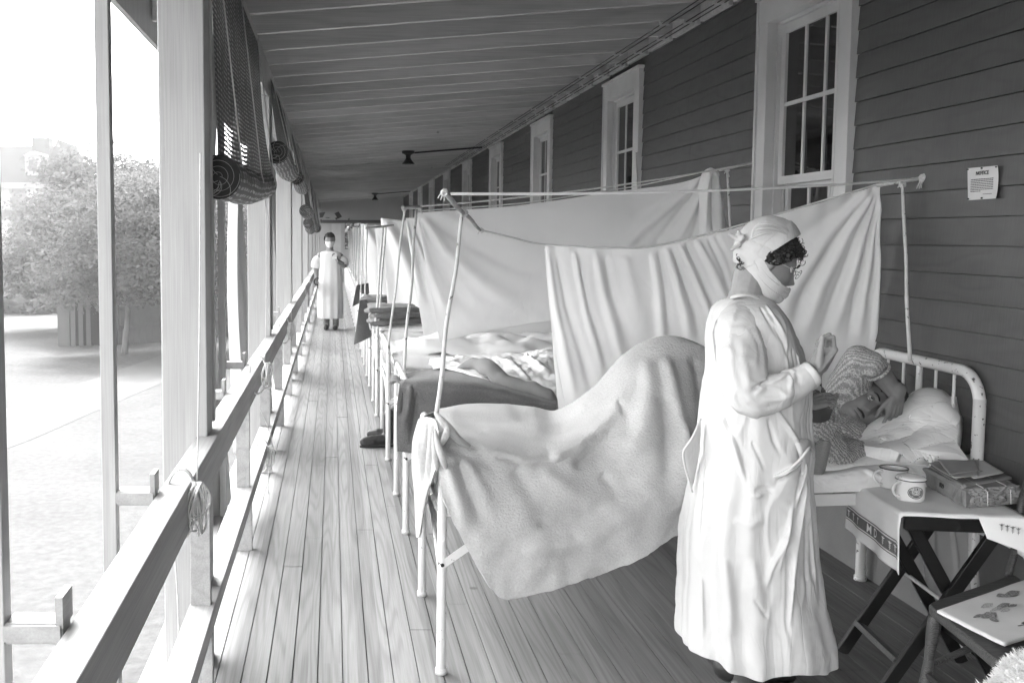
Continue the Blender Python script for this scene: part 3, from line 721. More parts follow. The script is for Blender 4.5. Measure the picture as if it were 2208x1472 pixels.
p = at(82, 300, hy+2.5); m = MB(); m.box(p.x-.55, p.x+.55, hy+3, hy+4, zt-1, zt+.45); m.build('chimney', 'slate', ho)
p = at(73, 352, hy); m = MB(); m.box(p.x-.5, p.x+.5, hy-.2, hy+3.5, p.z-.75, p.z+.45); m.add([(p.x-.62, hy-.3, p.z+.45), (p.x+.62, hy-.3, p.z+.45), (p.x, hy-.3, p.z+.75), (p.x-.62, hy+3.6, p.z+.45), (p.x+.62, hy+3.6, p.z+.45), (p.x, hy+3.6, p.z+.75)], [(0, 1, 2), (5, 4, 3), (0, 2, 5, 3), (1, 4, 5, 2), (0, 3, 4, 1)]); dm = m.build('dormer', 'house_trim', ho)
m = MB(); m.box(p.x-.25, p.x+.25, hy-.23, hy-.205, p.z-.5, p.z+.2); m.build('dormer_window', 'slate', ho)
for px_, py_ in ((10, 425), (72, 425), (10, 500), (72, 500), (110, 500)):
    p = at(px_, py_, hy); m = MB(); m.box(p.x-.45, p.x+.45, hy-.06, hy+.01, p.z-.8, p.z+.8); w = m.build('window', 'house_trim', ho); m = MB(); m.box(p.x-.33, p.x+.33, hy-.09, hy-.062, p.z-.68, p.z+.68); so = m.build('pane', 'plaster'); so.parent = w; fix(so)
# ================================================================= beds
BL, BW_ = 2.06, .79
def bed_proto():
    o = empty('iron_bed', (0, 0, 0), 'x', 'bed', 'white iron ward beds in a row against the wall')
    P = o
    def part(m, n, mt='metal_paint', **k): return m.build(n, mt, P, smooth=True, **k)
    for (x, y, r, zt) in ((0, 0, .0175, .70), (0, BW_, .0175, .70), (BL, 0, .023, .98), (BL, BW_, .023, .98)):
        m = MB(); m.tube([(x, y, 0), (x, y, .012), (x, y, zt)], [r*.8, r, r], 14); m.tube([(x, y, .0), (x, y, .02)], r*1.25, 14); part(m, 'leg', 'metal_old' if x > 1 else 'metal_paint')
    def arch(x, z0, z1, r, c, name, mt):
        pts = [(x, 0, z0), (x, 0, z1-c)]
        for a in range(1, 8): t = a/8*math.pi/2; pts.append((x, c*(1-math.cos(t)), z1-c+c*math.sin(t)))
        pts.append((x, c, z1)); q = [(p[0], BW_-p[1], p[2]) for p in reversed(pts)]
        m = MB(); m.tube(pts+q, r, 14); part(m, name, mt)
    arch(0, .62, .82, .0165, .07, 'foot_arch', 'metal_paint'); arch(BL, .62, 1.075, .0225, .12, 'head_arch', 'metal_old')
    for i, yy in enumerate((.16, .28, .395, .51, .63)):
        m = MB(); m.tube([(BL, yy, .62), (BL, yy, 1.07)], .013 if i == 2 else .0065, 10); part(m, 'head_bar')
    for yy in (.2, .395, .59): m = MB(); m.tube([(0, yy, .6), (0, yy, .815)], .006, 8); part(m, 'foot_bar')
    for x in (0, BL): m = MB(); m.tube([(x, 0, .61), (x, BW_, .61)], .011, 8); part(m, 'cross_rail')
    for yy, s in ((-.004, 1), (BW_+.004, -1)):
        m = MB(); m.box(.01, BL-.01, yy-.003, yy+.003, .585, .63); m.box(.01, BL-.01, min(yy, yy+s*.03), max(yy, yy+s*.03), .624, .63); m.build('side_rail', 'metal_paint', P)
    for yy in (-.014, BW_+.014):
        m = MB(); m.bar((.0, yy, .41), (.28, yy, .60), .006, .028, up=(0, 0, 1)); m.build('brace', 'metal_paint', P); m = MB(); m.tube([(.0, yy-.006, .41), (.0, yy+.012, .41)], .007, 10); part(m, 'bolt', 'black_iron')
    m = MB(); m.tube([(0.0, BW_, .56), (0, BW_*.45, .50), (0, .0, .33)], .008, 8); part(m, 'diagonal_rod')
    m = MB(); m.box(.0, .008, -.02, BW_+.02, .50, .52); m.build('link_bar', 'metal_paint', P)
    m = MB()
    for i in range(14): m.tube([(.02, .04+i*.054, .615), (BL-.02, .04+i*.054, .612)], .0022, 4)
    for i in range(30): m.tube([(.06+i*.067, .02, .613), (.06+i*.067, BW_-.02, .613)], .0016, 4)
    part(m, 'spring_mesh', 'wire_metal'); return o
def mattress_proto():
    u = np.linspace(0, 2*math.pi, 72, endpoint=False); n = 60; P = np.zeros((n, 72, 3))
    for i in range(n):
        t = i/(n-1); e = (1-abs(2*t-1)**14)**.25 if 0 < t < 1 else .02
        for j, a in enumerate(u):
            c, s = math.cos(a), math.sin(a); k = (abs(c)**5+abs(s)**5)**(-1/5); P[i, j] = (.04+1.97*t, BW_/2+(BW_/2-.01)*c*k*(.93+.07*e), .695+.066*s*k*max(e, .3))
    P[..., 2] += fbm(P, 3.5, 3, 4.0)*.018; P[..., 1] += fbm(P, 6, 2, 9.0)*.008
    P[..., 2] = np.maximum(P[..., 2], .634)
    m = MB(); m.grid(P, closed=True); m.f.append(tuple(range(72))); m.f.append(tuple((n-1)*72+k for k in range(71, -1, -1)))
    return m.build('mattress', 'sheet', smooth=True)
bed0 = bed_proto(); mat0 = mattress_proto()
NBED = 17
ordn = ['', '', 'third', 'fourth', 'fifth', 'sixth', 'seventh', 'eighth', 'ninth', 'tenth', 'eleventh', 'twelfth', 'thirteenth', 'fourteenth', 'fifteenth', 'sixteenth', 'seventeenth']
bl_lab = ['nearest white iron bed with chipped head rail, holding the patient', 'second white iron bed, dark blanket over its foot rail', 'third white iron bed with bare rounded foot arch']
for k in range(NBED):
    x, y = (.396, 3.547) if k == 0 else (.392, 5.266+1.742*(k-1))
    if k == 0: continue
    b = copy_tree(bed0)
    b.location = (x, y, 0); b['label'] = bl_lab[k] if k < 3 else 'white iron bed, %s from the camera along the wall' % ordn[k]
    b.rotation_euler = (0, 0, math.radians(5.6)) if k == 0 else (0, 0, 0)
    if k == 0: continue
    m = mat0.copy()
    if k: COL.objects.link(m)
    m.location = (x, y, 0); m.rotation_euler = b.rotation_euler; tag(m, ('white sheeted mattress under the patient on the nearest bed', 'white mattress under rumpled bedding on the second bed')[k] if k < 2 else 'white sheeted mattress on the %s bed from the camera' % ordn[k], 'mattress', 'mattresses on the ward beds')
# the nearest bed is racked slightly out of square
def racked(o, loc):
    c = o.copy(); c.data = o.data.copy() if o.data else None; COL.objects.link(c)
    if o.data:
        n = len(c.data.vertices); V = np.zeros(n*3); c.data.vertices.foreach_get('co', V); V = V.reshape(-1, 3); V[:, 1] += V[:, 0]*.0985; c.data.vertices.foreach_set('co', V.ravel()); c.data.update()
    for ch in o.children: d = racked(ch, None); d.parent = c
    if loc is not None: c.location = loc
    return c
b1 = racked(bed0, (.396, 3.547, 0)); m1 = racked(mat0, (.396, 3.547, 0)); tag(m1, 'white sheeted mattress under the patient on the nearest bed', 'mattress', 'mattresses on the ward beds')
def drop(o):
    for ch in list(o.children): drop(ch)
    bpy.data.objects.remove(o)
b1['label'] = bl_lab[0]; drop(bed0); drop(mat0)
# ================================================================= cloth on the nearest bed
rows = [
 [(952,915,4.42),(1010,905,4.45),(1080,905,4.46),(1150,915,4.46),(1215,925,4.46),(1290,960,4.45),(1360,940,4.45),(1440,930,4.45),(1530,930,4.45),(1620,930,4.45),(1700,950,4.4)],
 [(945,884,4.25),(1010,873,4.34),(1080,873,4.36),(1150,879,4.34),(1205,884,4.28),(1285,838,4.12),(1355,765,4.02),(1440,737,3.97),(1530,763,3.98),(1620,815,4.02),(1700,870,4.05)],
 [(938,905,3.95),(1000,908,4.0),(1075,918,3.95),(1150,928,3.9),(1215,925,3.95),(1290,880,3.94),(1360,815,3.88),(1445,780,3.87),(1535,800,3.90),(1620,850,3.93),(1700,905,3.95)],
 [(936,932,3.66),(988,945,3.64),(1062,960,3.62),(1140,975,3.62),(1225,962,3.67),(1300,935,3.72),(1375,895,3.73),(1450,870,3.76),(1535,885,3.80),(1620,920,3.80),(1700,960,3.80)],
 [(942,975,3.51),(983,985,3.50),(1050,1010,3.50),(1135,1030,3.50),(1225,1030,3.54),(1305,1010,3.60),(1380,980,3.63),(1455,960,3.66),(1535,970,3.70),(1620,995,3.70),(1700,1020,3.72)],
 [(946,1010,3.49),(980,1045,3.46),(1045,1095,3.45),(1125,1110,3.45),(1215,1110,3.48),(1302,1090,3.52),(1385,1060,3.56),(1455,1040,3.60),(1535,1040,3.66),(1620,1040,3.68),(1700,1045,3.70)],
 [(949,1040,3.47),(985,1105,3.44),(1045,1185,3.42),(1120,1200,3.42),(1212,1190,3.44),(1300,1168,3.48),(1385,1138,3.53),(1455,1108,3.58),(1535,1090,3.64),(1620,1075,3.67),(1700,1065,3.70)],
 [(953,1075,3.45),(1005,1178,3.42),(1068,1277,3.40),(1128,1284,3.40),(1215,1263,3.42),(1300,1237,3.46),(1385,1199,3.52),(1452,1160,3.57),(1535,1125,3.63),(1620,1098,3.67),(1700,1080,3.69)],
]
P = pxgrid(rows, 240, 190)
RB = [  # (polyline px, width px, amplitude m, + towards the camera)
 ([(950,890),(1000,935),(1050,965),(1130,990),(1215,980)], (16,26), .030), ([(960,960),(1010,990),(1080,1000)], 16, -.022), ([(1090,850),(1130,900),(1180,905),(1240,880)], 20, -.022),
 ([(1040,930),(1110,945),(1190,945)], 12, .018), ([(1060,985),(1120,1000),(1200,995),(1260,960)], 9, -.018),
 ([(1180,985),(1240,965),(1300,900),(1350,820)], (20,34), .034), ([(1230,1010),(1300,960),(1360,880),(1400,800)], (24,20), -.028), ([(1385,770),(1395,840),(1380,930),(1340,1010)], (16,30), .030),
 ([(1430,765),(1450,850),(1470,930),(1480,1020),(1460,1090)], (18,18), .036), ([(1425,850),(1440,930),(1440,1010),(1410,1080)], 22, -.034), ([(1490,760),(1510,850),(1520,950),(1515,1040)], 16, -.022),
 ([(1465,900),(1482,960),(1484,1030),(1465,1085),(1420,1130)], 9, .014), ([(960,1000),(985,1070),(1010,1150)], (10,18), .024), ([(985,990),(1010,1060),(1050,1150)], 16, -.020),
 ([(1000,985),(1040,1060),(1060,1120)], 14, .016), ([(1100,1010),(1160,1080),(1200,1130)], 26, -.016), ([(1160,1010),(1230,1060),(1320,1100),(1400,1100)], 26, .016), ([(1120,1180),(1240,1170),(1360,1120),(1450,1050)], 26, .016),
 ([(1150,1130),(1250,1120),(1350,1070)], 20, -.014), ([(1290,1020),(1330,1060),(1390,1040)], 18, -.016), ([(1260,880),(1300,850),(1330,800)], 12, -.016), ([(1330,860),(1360,900),(1350,960)], 14, -.016)]
q = proj(P); P = ridge(P, RB, (0, -1, .25)); 
nz = fbm(P, 5, 3, 1.0); P[..., 1] -= nz*.012; P[..., 2] += fbm(P, 4, 2, 8.0)*.006
hem = np.linspace(0, 1, 190)[:, None]**6; P[..., 1] -= hem*fbm(P, 9, 2, 3.3)*.02; P[..., 2] += hem*fbm(P, 22, 2, 5.)*.006
mb = MB(); mb.grid(P)
# the gathered end of the blanket wrapped round the foot rail
rows = [[(952,884,4.28),(925,893,4.2),(905,905,3.98),(915,900,3.7),(940,905,3.58),(948,930,3.50)],
 [(945,930,4.30),(905,935,4.22),(893,950,3.95),(900,950,3.66),(925,950,3.55),(946,965,3.49)],
 [(935,1000,4.30),(900,1000,4.22),(891,1005,3.95),(905,1005,3.66),(922,1005,3.55),(945,1010,3.49)],
 [(920,1060,4.30),(905,1060,4.2),(896,1060,3.95),(906,1062,3.7),(914,1062,3.6),(925,1055,3.55)],
 [(914,1110,4.28),(908,1110,4.2),(898,1110,3.98),(904,1112,3.8),(910,1110,3.7),(915,1105,3.66)],
 [(908,1150,4.26),(906,1152,4.2),(900,1156,4.05),(903,1158,3.95),(906,1155,3.88),(908,1150,3.84)]]
P2 = pxgrid(rows, 70, 90); P2 = ridge(P2, [([(912,905),(905,960),(905,1060)], 6, .02), ([(925,905),(918,980),(912,1080)], 4, -.02), ([(935,910),(930,970),(922,1040)], 4, .02)], (-.5, -.8, 0)); mb.grid(P2)
bk = mb.build('wool_blanket', 'wool_light', smooth=True, solid=.006); tag(bk, 'pale wool blanket over the raised knees of the patient, hanging nearly to the floor', 'blanket')
# twisted tie of blanket and sheet at the foot post
t = MB()
t.tube(bez([at(938,890,3.52), at(952,905,3.49), at(972,928,3.49), at(990,948,3.52), at(1020,968,3.60)], 20), [.004+.012*math.sin(math.pi*(i+.5)/21) for i in range(20)], 12)
t.tube(bez([at(958,905,3.50), at(965,925,3.475), at(960,942,3.47), at(952,958,3.47)], 14), [.003+.010*math.sin(math.pi*(i+.5)/15) for i in range(14)], 12)
t.tube(bez([at(938,925,3.46), at(945,960,3.44), at(955,990,3.43), at(962,1012,3.47)], 14), [.002+.011*math.sin(math.pi*(i+.5)/15) for i in range(14)], 12)
t.tube(bez([at(934,930,3.47), at(938,980,3.45), at(943,1012,3.47)], 14), [.002+.009*math.sin(math.pi*(i+.5)/15) for i in range(14)], 12)
o = t.build('knot_fold', 'wool_light', bk, smooth=True)
rows = [[(925,1000,3.62),(935,990,3.50),(944,1000,3.47)], [(914,1060,3.75),(922,1050,3.6),(930,1040,3.52)], [(905,1120,3.9),(912,1115,3.8),(918,1100,3.7)], [(903,1166,4.0),(905,1168,3.95),(909,1150,3.85)]]
m = MB(); m.grid(pxgrid(rows, 16, 40)); o = m.build('white_sheet', 'sheet', smooth=True, solid=.003); tag(o, 'narrow end of white sheet hanging from the foot of the nearest bed', 'sheet')
# pillow and sheets at the head
rows = [[(1890,975,4.30),(1945,945,4.34),(2000,900,4.36),(2040,906,4.30),(2072,910,4.2),(2078,920,4.05)],
 [(1872,978,3.94),(1908,938,4.0),(1958,903,4.04),(2002,873,4.04),(2042,884,4.06),(2074,890,3.96)],
 [(1868,985,3.88),(1915,960,3.90),(1962,930,3.92),(2005,900,3.92),(2040,912,3.93),(2076,925,3.84)],
 [(1865,992,3.84),(1918,980,3.84),(1972,965,3.85),(2015,950,3.85),(2045,955,3.85),(2070,968,3.80)],
 [(1862,998,3.80),(1915,1003,3.76),(1975,1003,3.75),(2020,1002,3.75),(2046,1005,3.76),(2056,1010,3.78)]]
P = pxgrid(rows, 130, 100)
P = ridge(P, [([(1870,985),(1925,950),(1985,905),(2002,876)], (12,10), .030), ([(1890,1000),(1950,965),(1995,930),(2012,885)], 9, -.032), ([(1915,1000),(1960,985),(2000,960),(2040,930)], 9, .022), ([(1890,965),(1940,930),(1975,900)], 5, -.016),
 ([(1900,975),(1950,945)], 4, .012), ([(2010,895),(2040,930),(2060,960)], 9, .016), ([(1960,1000),(2010,985),(2055,960)], 6, -.014), ([(2030,880),(2050,920),(2065,970)], 7, .014), ([(1940,990),(1980,970)], 4, -.012)], (0, -1, .0))
P += (fbm(P, 7, 2, 2.)*.012)[..., None]*np.array((0, -1, .1))
m = MB(); m.grid(P); o = m.build('pillow', 'pillow', smooth=True, solid=.07); tag(o, 'crumpled pillow under the head of the patient, leaning on the head rail', 'pillow')
rows = [[(1735,985,4.0),(1800,985,4.0),(1870,985,4.0),(1930,985,4.0),(1990,990,4.0),(2070,990,4.0)], [(1735,1000,3.80),(1800,1008,3.78),(1860,1000,3.78),(1920,1000,3.78),(1990,1000,3.78),(2060,1005,3.80)],
 [(1735,1022,3.66),(1800,1022,3.68),(1860,1012,3.69),(1920,1015,3.70),(1985,1020,3.70),(2050,1020,3.74)], [(1735,1045,3.64),(1800,1040,3.655),(1860,1035,3.66),(1920,1035,3.68),(1985,1040,3.69),(2050,1040,3.72)],
 [(1735,1062,3.65),(1800,1060,3.66),(1860,1058,3.68),(1920,1060,3.70),(1985,1062,3.70),(2050,1060,3.74)]]
P = pxgrid(rows, 120, 60); P = ridge(P, [([(1740,1030),(1800,1020),(1880,1005)], 6, .012), ([(1860,1010),(1900,1030),(1930,1055)], 6, .016), ([(1880,1005),(1930,1012),(1975,1008)], 4, .014), ([(1940,1000),(1970,1025),(1990,1050)], 6, .018), ([(1915,1015),(1950,1040)], 4, -.014)], (0, -1, .3)); P += (fbm(P, 12, 3, 6.)*.007)[..., None]*np.array((0, -1, .3))
m = MB(); m.grid(P); o = m.build('bed_sheet', 'sheet', smooth=True, solid=.004); tag(o, 'white sheet tucked over the mattress edge beside the patient', 'sheet')
rows = [[(1995,1128,3.72),(2030,1122,3.73),(2070,1118,3.74),(2098,1120,3.75)], [(1990,1190,3.72),(2030,1185,3.73),(2072,1180,3.74),(2104,1180,3.75)], [(1992,1250,3.71),(2032,1250,3.72),(2076,1248,3.73),(2110,1240,3.74)], [(1985,1296,3.70),(2034,1330,3.70),(2080,1320,3.72),(2112,1300,3.73)]]
P = pxgrid(rows, 50, 50); P = ridge(P, [([(2050,1120),(2060,1200),(2070,1310)], 5, .012), ([(2085,1120),(2095,1200),(2100,1300)], 4, -.01), ([(2010,1130),(2012,1300)], 8, .01)])
m = MB(); m.grid(P); o = m.build('hanging_sheet', 'paper_old', smooth=True, solid=.003); tag(o, 'plain pale cloth hanging from the bed rail behind the crossed table legs', 'sheet')
# ================================================================= second bed bedding
rows = [[(855,812,6.0),(905,800,6.05),(960,792,6.1),(1040,793,6.1),(1110,815,6.1),(1180,850,6.1)], [(850,825,5.7),(905,806,5.75),(960,800,5.8),(1040,806,5.8),(1110,835,5.8),(1200,872,5.8)],
 [(862,826,5.26),(908,822,5.22),(960,822,5.19),(1040,832,5.17),(1120,850,5.17),(1200,870,5.17)], [(857,865,5.26),(890,870,5.23),(950,880,5.18),(1040,890,5.23),(1120,900,5.23),(1200,915,5.23)],
 [(856,910,5.27),(880,915,5.25),(930,930,5.22),(1040,950,5.2),(1120,955,5.2),(1200,960,5.2)], [(857,973,5.26),(885,976,5.24),(920,985,5.2),(1040,1010,5.18),(1120,1020,5.18),(1200,1010,5.18)]]
P = pxgrid(rows, 120, 80); P = ridge(P, [([(885,830),(880,880),(868,930)], 7, .03), ([(870,840),(868,900)], 5, -.02), ([(900,840),(890,920),(888,970)], 8, -.025), ([(845,818),(870,822),(900,808)], 5, .03)], (0, -1, .3)); P += (fbm(P, 6, 2, 3.)*.01)[..., None]*np.array((0, -1, .3))
m = MB(); m.grid(P); m.tube(bez([at(846,822,5.5), at(852,815,5.35), at(866,826,5.28)], 10), [.004, .02, .02, .02, .018, .018, .015, .012, .01, .004], 10)
o = m.build('wool_blanket', 'wool_dark', smooth=True, solid=.005); tag(o, 'dark wool blanket pulled over the foot rail of the second bed', 'blanket')
rows = [[(930,775,6.2),(990,768,6.2),(1060,760,6.2),(1130,757,6.2),(1185,752,6.2),(1240,760,6.2)], [(925,785,6.0),(990,776,6.0),(1060,775,6.0),(1130,770,6.0),(1185,765,6.0),(1240,775,6.0)],
 [(940,792,5.8),(1000,790,5.8),(1060,800,5.75),(1120,800,5.7),(1185,800,5.7),(1240,805,5.7)], [(975,795,5.7),(1020,800,5.65),(1070,825,5.5),(1120,850,5.4),(1190,850,5.4),(1240,850,5.4)], [(985,798,5.66),(1030,808,5.6),(1078,838,5.42),(1115,860,5.32),(1190,858,5.3),(1240,870,5.3)]]
P = pxgrid(rows, 150, 90); P = ridge(P, [([(940,790),(1000,775),(1060,780),(1100,800)], 4, .03), ([(1000,770),(1060,762),(1130,762),(1185,770)], 5, -.03), ([(1060,770),(1110,790),(1160,830)], 6, .03), ([(1130,765),(1160,790),(1190,810)], 5, .035), ([(1100,765),(1130,800),(1170,845)], 5, -.03), ([(1040,800),(1080,830),(1120,855)], 4, .02)], (0, -.7, .7)); P += (fbm(P, 11, 3, 3.)*.03)[..., None]*np.array((0, -.5, .6))
m = MB(); m.grid(P); o = m.build('rumpled_sheet', 'sheet', smooth=True, solid=.004); tag(o, 'rumpled white sheets thrown back on the second bed', 'sheet')
m = MB(); pp = bez([at(985,797,5.6), at(1030,785,5.5), at(1060,800,5.4), at(1090,825,5.34), at(1150,840,5.3), at(1185,868,5.28), at(1195,905,5.28)], 60)
m.tube(pp, [.012+.035*min(1, i/16) for i in range(60)], 16); V = np.array(m.v); V[:, 2] += [mnoise.noise(Vector(v)*14)*.02 for v in m.v]; m.v = [tuple(v) for v in V]
o = m.build('folded_blanket', 'wool_grey', smooth=True); tag(o, 'grey blanket turned back in a thick fold across the second bed', 'blanket')
m = MB(); rows = [[(965,790,5.6),(1010,800,5.5),(1060,822,5.4),(1100,850,5.33),(1150,862,5.28),(1180,872,5.26)], [(968,797,5.59),(1010,808,5.48),(1058,832,5.38),(1098,860,5.31),(1152,878,5.27),(1172,930,5.25)]]
G = pxgrid(rows, 50, 2); m.grid(G); o = m.build('sheet_border', 'cotton', smooth=True, solid=.004); tag(o, 'white sheet edge folded over the grey and dark blankets on the second bed', 'sheet')
# folded blankets and bedding farther down the row
def folded(x0, x1, y0, y1, z, lab, mt='wool_dark', lay=3, seed=0):
    o = empty('folded_blanket', ((x0+x1)/2, (y0+y1)/2, z), lab, 'blanket', 'dark blankets on the far beds'); 
    for i in range(lay):
        U, V = np.meshgrid(np.linspace(0, 2*math.pi, 40, endpoint=False), np.linspace(0, 1, 16)); n = 4
        c, s = np.cos(U), np.sin(U); k = (abs(c)**n+abs(s)**n)**(-1/n)
        dx = .02*math.sin(i*2.3+seed); G = np.stack([(x0+x1)/2+dx+(x1-x0)/2*c*k+.015*np.sin(V*7+i), y0+(y1-y0)*V, z+.03+i*.05+.026*s*k+.012*np.sin(V*5+i+seed)+.012*c*math.cos(i+seed)], -1)
        G = G+(fbm(G, 7, 2, seed+i*3.)*.05)[..., None]*np.array((.6, -.3, .35)); m = MB(); m.grid(G, closed=True); m.f += [tuple(range(39, -1, -1)), tuple(15*40+k for k in range(40))]; m.build('fold', mt, o, smooth=True)
    return o
folded(.33, .80, 8.75, 9.35, .80, 'stack of dark folded blankets on the foot of the fourth bed', lay=3)
folded(.34, .66, 10.5, 11.1, .82, 'dark folded blanket on the foot of the fifth bed', lay=2, seed=2)
rows_y = 10.46
def drape(y0, x0, x1, z1, z0, lab, mt='wool_dark', s=0):
    U, V = np.meshgrid(np.linspace(0, 1, 30), np.linspace(0, 1, 30)); m = MB()
    G = np.stack([x0+(x1-x0)*U-.06*V*(1-U), y0-.02-.02*np.sin(U*9+s)*V+.3*U*(1-V), z1+(z0-z1)*V*(1-.3*U)+.02*U], -1); m.grid(G); o = m.build('hanging_blanket', mt, smooth=True, solid=.005); return tag(o, lab, 'blanket', 'dark blankets on the far beds')
drape(10.46, .28, .58, .92, .45, 'dark blanket hanging down over the foot of the fifth bed')
drape(14.0, .33, .55, .9, .6, 'small dark blanket corner hanging from the seventh bed', s=2)
def heap(x0, x1, y0, y1, z, h, mt, lab, seed):
    U, V = np.meshgrid(np.linspace(0, 1, 50), np.linspace(0, 1, 36)); G = np.stack([x0+(x1-x0)*U, y0+(y1-y0)*V, z+h*np.minimum(1, 6*np.minimum(np.minimum(U, 1-U), np.minimum(V, 1-V)))**.6], -1)
    G[..., 2] += fbm(G, 5, 3, seed)*h*.5; m = MB(); m.grid(G); o = m.build('bed_linen', mt, smooth=True, solid=.003); return tag(o, lab, 'bed linen', 'white bed linen on the far beds')
for k in range(2, 14):
    y = 5.266+1.742*(k-1); heap(.42, 2.3, y+.02, y+.77, .745, .10, 'cotton', 'white bed linen spread on the %s bed' % ordn[k], k*1.7)
# ================================================================= boots under the third bed
bt = empty('pair_of_boots', tuple(atz(820, 967, 0)), 'pair of dark laced boots on the floor beside the third bed', 'boots')
def boot(px, py, ang, tall=.235):
    b = atz(px, py, 0); c, s = math.cos(ang), math.sin(ang)
    def L(x, y, z): return (b.x+x*c-y*s, b.y+x*s+y*c, z)
    m = MB(); capsule(m, L(0, 0, .055), L(.13, 0, .045), .045, .042); capsule(m, L(.13, 0, .045), L(.19, 0, .04), .046, .036); capsule(m, L(0, 0, .05), L(-.01, 0, tall-.02), .043, .048); capsule(m, L(-.01, 0, tall-.04), L(-.01, 0, tall), .05, .05)
    V, Fc = fuse(m, .008, 3); V[:, 2] = np.maximum(V[:, 2], .012); m = MB(); m.add(V, Fc); o = m.build('boot', 'leather', bt, smooth=True)
    m = MB(); pts = []
    for i in range(24): a = i/24*2*math.pi; pts.append(L(.09+.135*math.cos(a), .045*math.sin(a)*(1+.15*math.cos(a)), 0))
    V = [(x, y, 0.001) for x, y, z in pts]+[(x, y, .016) for x, y, z in pts]; m.add(V, [tuple(range(23, -1, -1)), tuple(range(24, 48))]+[(i, (i+1) % 24, 24+(i+1) % 24, 24+i) for i in range(24)]); s = m.build('sole', 'black_iron', bt)
boot(838, 962, math.radians(190)); boot(850, 950, math.radians(160)) 
# ================================================================= curtains, lines and poles
def curtain(top, bot, ridges, nu, nv, name, lab, mat_='curtain_cloth', mid=None, noise_=.006, group='white curtains hung between the beds', pleat=0):
    rows = [top]+([mid] if mid else [])+[bot]; A = [cr(np.array([tuple(at(*c)) for c in r]), nu) for r in rows]
    if len(A) == 2: t = np.linspace(0, 1, nv)[:, None, None]; P = A[0][None]*(1-t)+A[1][None]*t
    else: P = cr(np.array(A), nv)
    AMPK[0] = .55; P = ridge(P, ridges); AMPK[0] = .85; P[..., 1] -= fbm(P, 3, 3, 2.2)*noise_*2
    if pleat: t = np.linspace(0, 1, nv)[:, None]; u = np.linspace(0, 1, nu)[None]; P[..., 1] -= pleat*np.sin(u*70+3*np.sin(u*9))*np.exp(-t*9)
    m = MB(); m.grid(P); o = m.build(name, mat_, smooth=True, solid=.002); return tag(o, lab, 'curtain', group)
curtain([(1175,530,4.62),(1240,533,4.61),(1330,537,4.60),(1420,531,4.58),(1500,515,4.56),(1600,487,4.54),(1700,457,4.5),(1800,428,4.47),(1870,407,4.44),(1898,397,4.42)],
 [(1232,930,4.74),(1290,930,4.72),(1380,930,4.72),(1450,920,4.70),(1520,900,4.68),(1600,880,4.66),(1700,850,4.64),(1800,830,4.62),(1860,815,4.60),(1890,800,4.58)],
 [([(1886,402),(1780,520),(1700,640),(1660,760)], 16, .035), ([(1890,404),(1830,500),(1770,620),(1725,760)], 13, .04), ([(1893,406),(1858,520),(1820,640),(1790,760)], 11, .035), ([(1895,410),(1880,520),(1862,640),(1850,760)], 8, .03),
  ([(1888,404),(1810,500),(1740,620),(1695,740)], 11, -.035), ([(1892,406),(1845,520),(1800,640),(1760,760)], 9, -.03), ([(1895,404),(1872,520),(1845,640),(1825,760)], 7, -.025), ([(1896,420),(1892,600),(1885,780)], 6, .03), ([(1870,405),(1740,500),(1640,600)], 20, -.02),
  ([(1180,540),(1196,660),(1222,780),(1250,900)], 9, .03), ([(1200,545),(1222,660),(1260,780),(1290,900)], (9,12), -.028), ([(1236,538),(1246,600),(1270,700),(1310,820)], (7,10), .034), ([(1250,560),(1262,640),(1292,740),(1330,860)], 9, -.03),
  ([(1282,538),(1296,620),(1330,740),(1375,860)], (10,14), .032), ([(1302,545),(1322,640),(1360,750)], 11, -.026), ([(1345,545),(1365,640),(1395,760)], 20, .02), ([(1405,540),(1416,600),(1425,700),(1430,780)], (8,16), .034), ([(1420,536),(1434,620),(1444,740)], 8, -.030),
  ([(1432,530),(1455,600),(1476,680),(1490,760)], (7,12), .036), ([(1446,527),(1474,600),(1500,680),(1515,760)], 8, -.030), ([(1462,523),(1490,580),(1520,650),(1545,740)], 7, .028), ([(1476,520),(1510,590),(1545,680)], 7, -.024), ([(1500,514),(1535,580),(1580,680)], 9, .03), ([(1540,503),(1570,560),(1600,640)], 10, -.02), ([(1525,508),(1560,580),(1600,700)], 8, -.024)],
 330, 170, 'curtain', 'nearest white curtain on a cord behind the nurse and the nearest bed', mid=[(1196,740,4.68),(1252,740,4.66),(1345,740,4.65),(1430,735,4.64),(1508,725,4.62),(1600,700,4.6),(1700,660,4.57),(1800,625,4.54),(1862,600,4.51),(1894,590,4.50)], pleat=.006)
curtain([(1173,533,4.66),(1185,536,4.68),(1200,540,4.70)], [(1205,892,4.80),(1225,892,4.80),(1250,890,4.8)], [([(1178,540),(1190,700),(1215,880)], 5, .015)], 20, 60, 'curtain_edge', 'narrow doubled back edge of the nearest white curtain, at its left side', group=None)
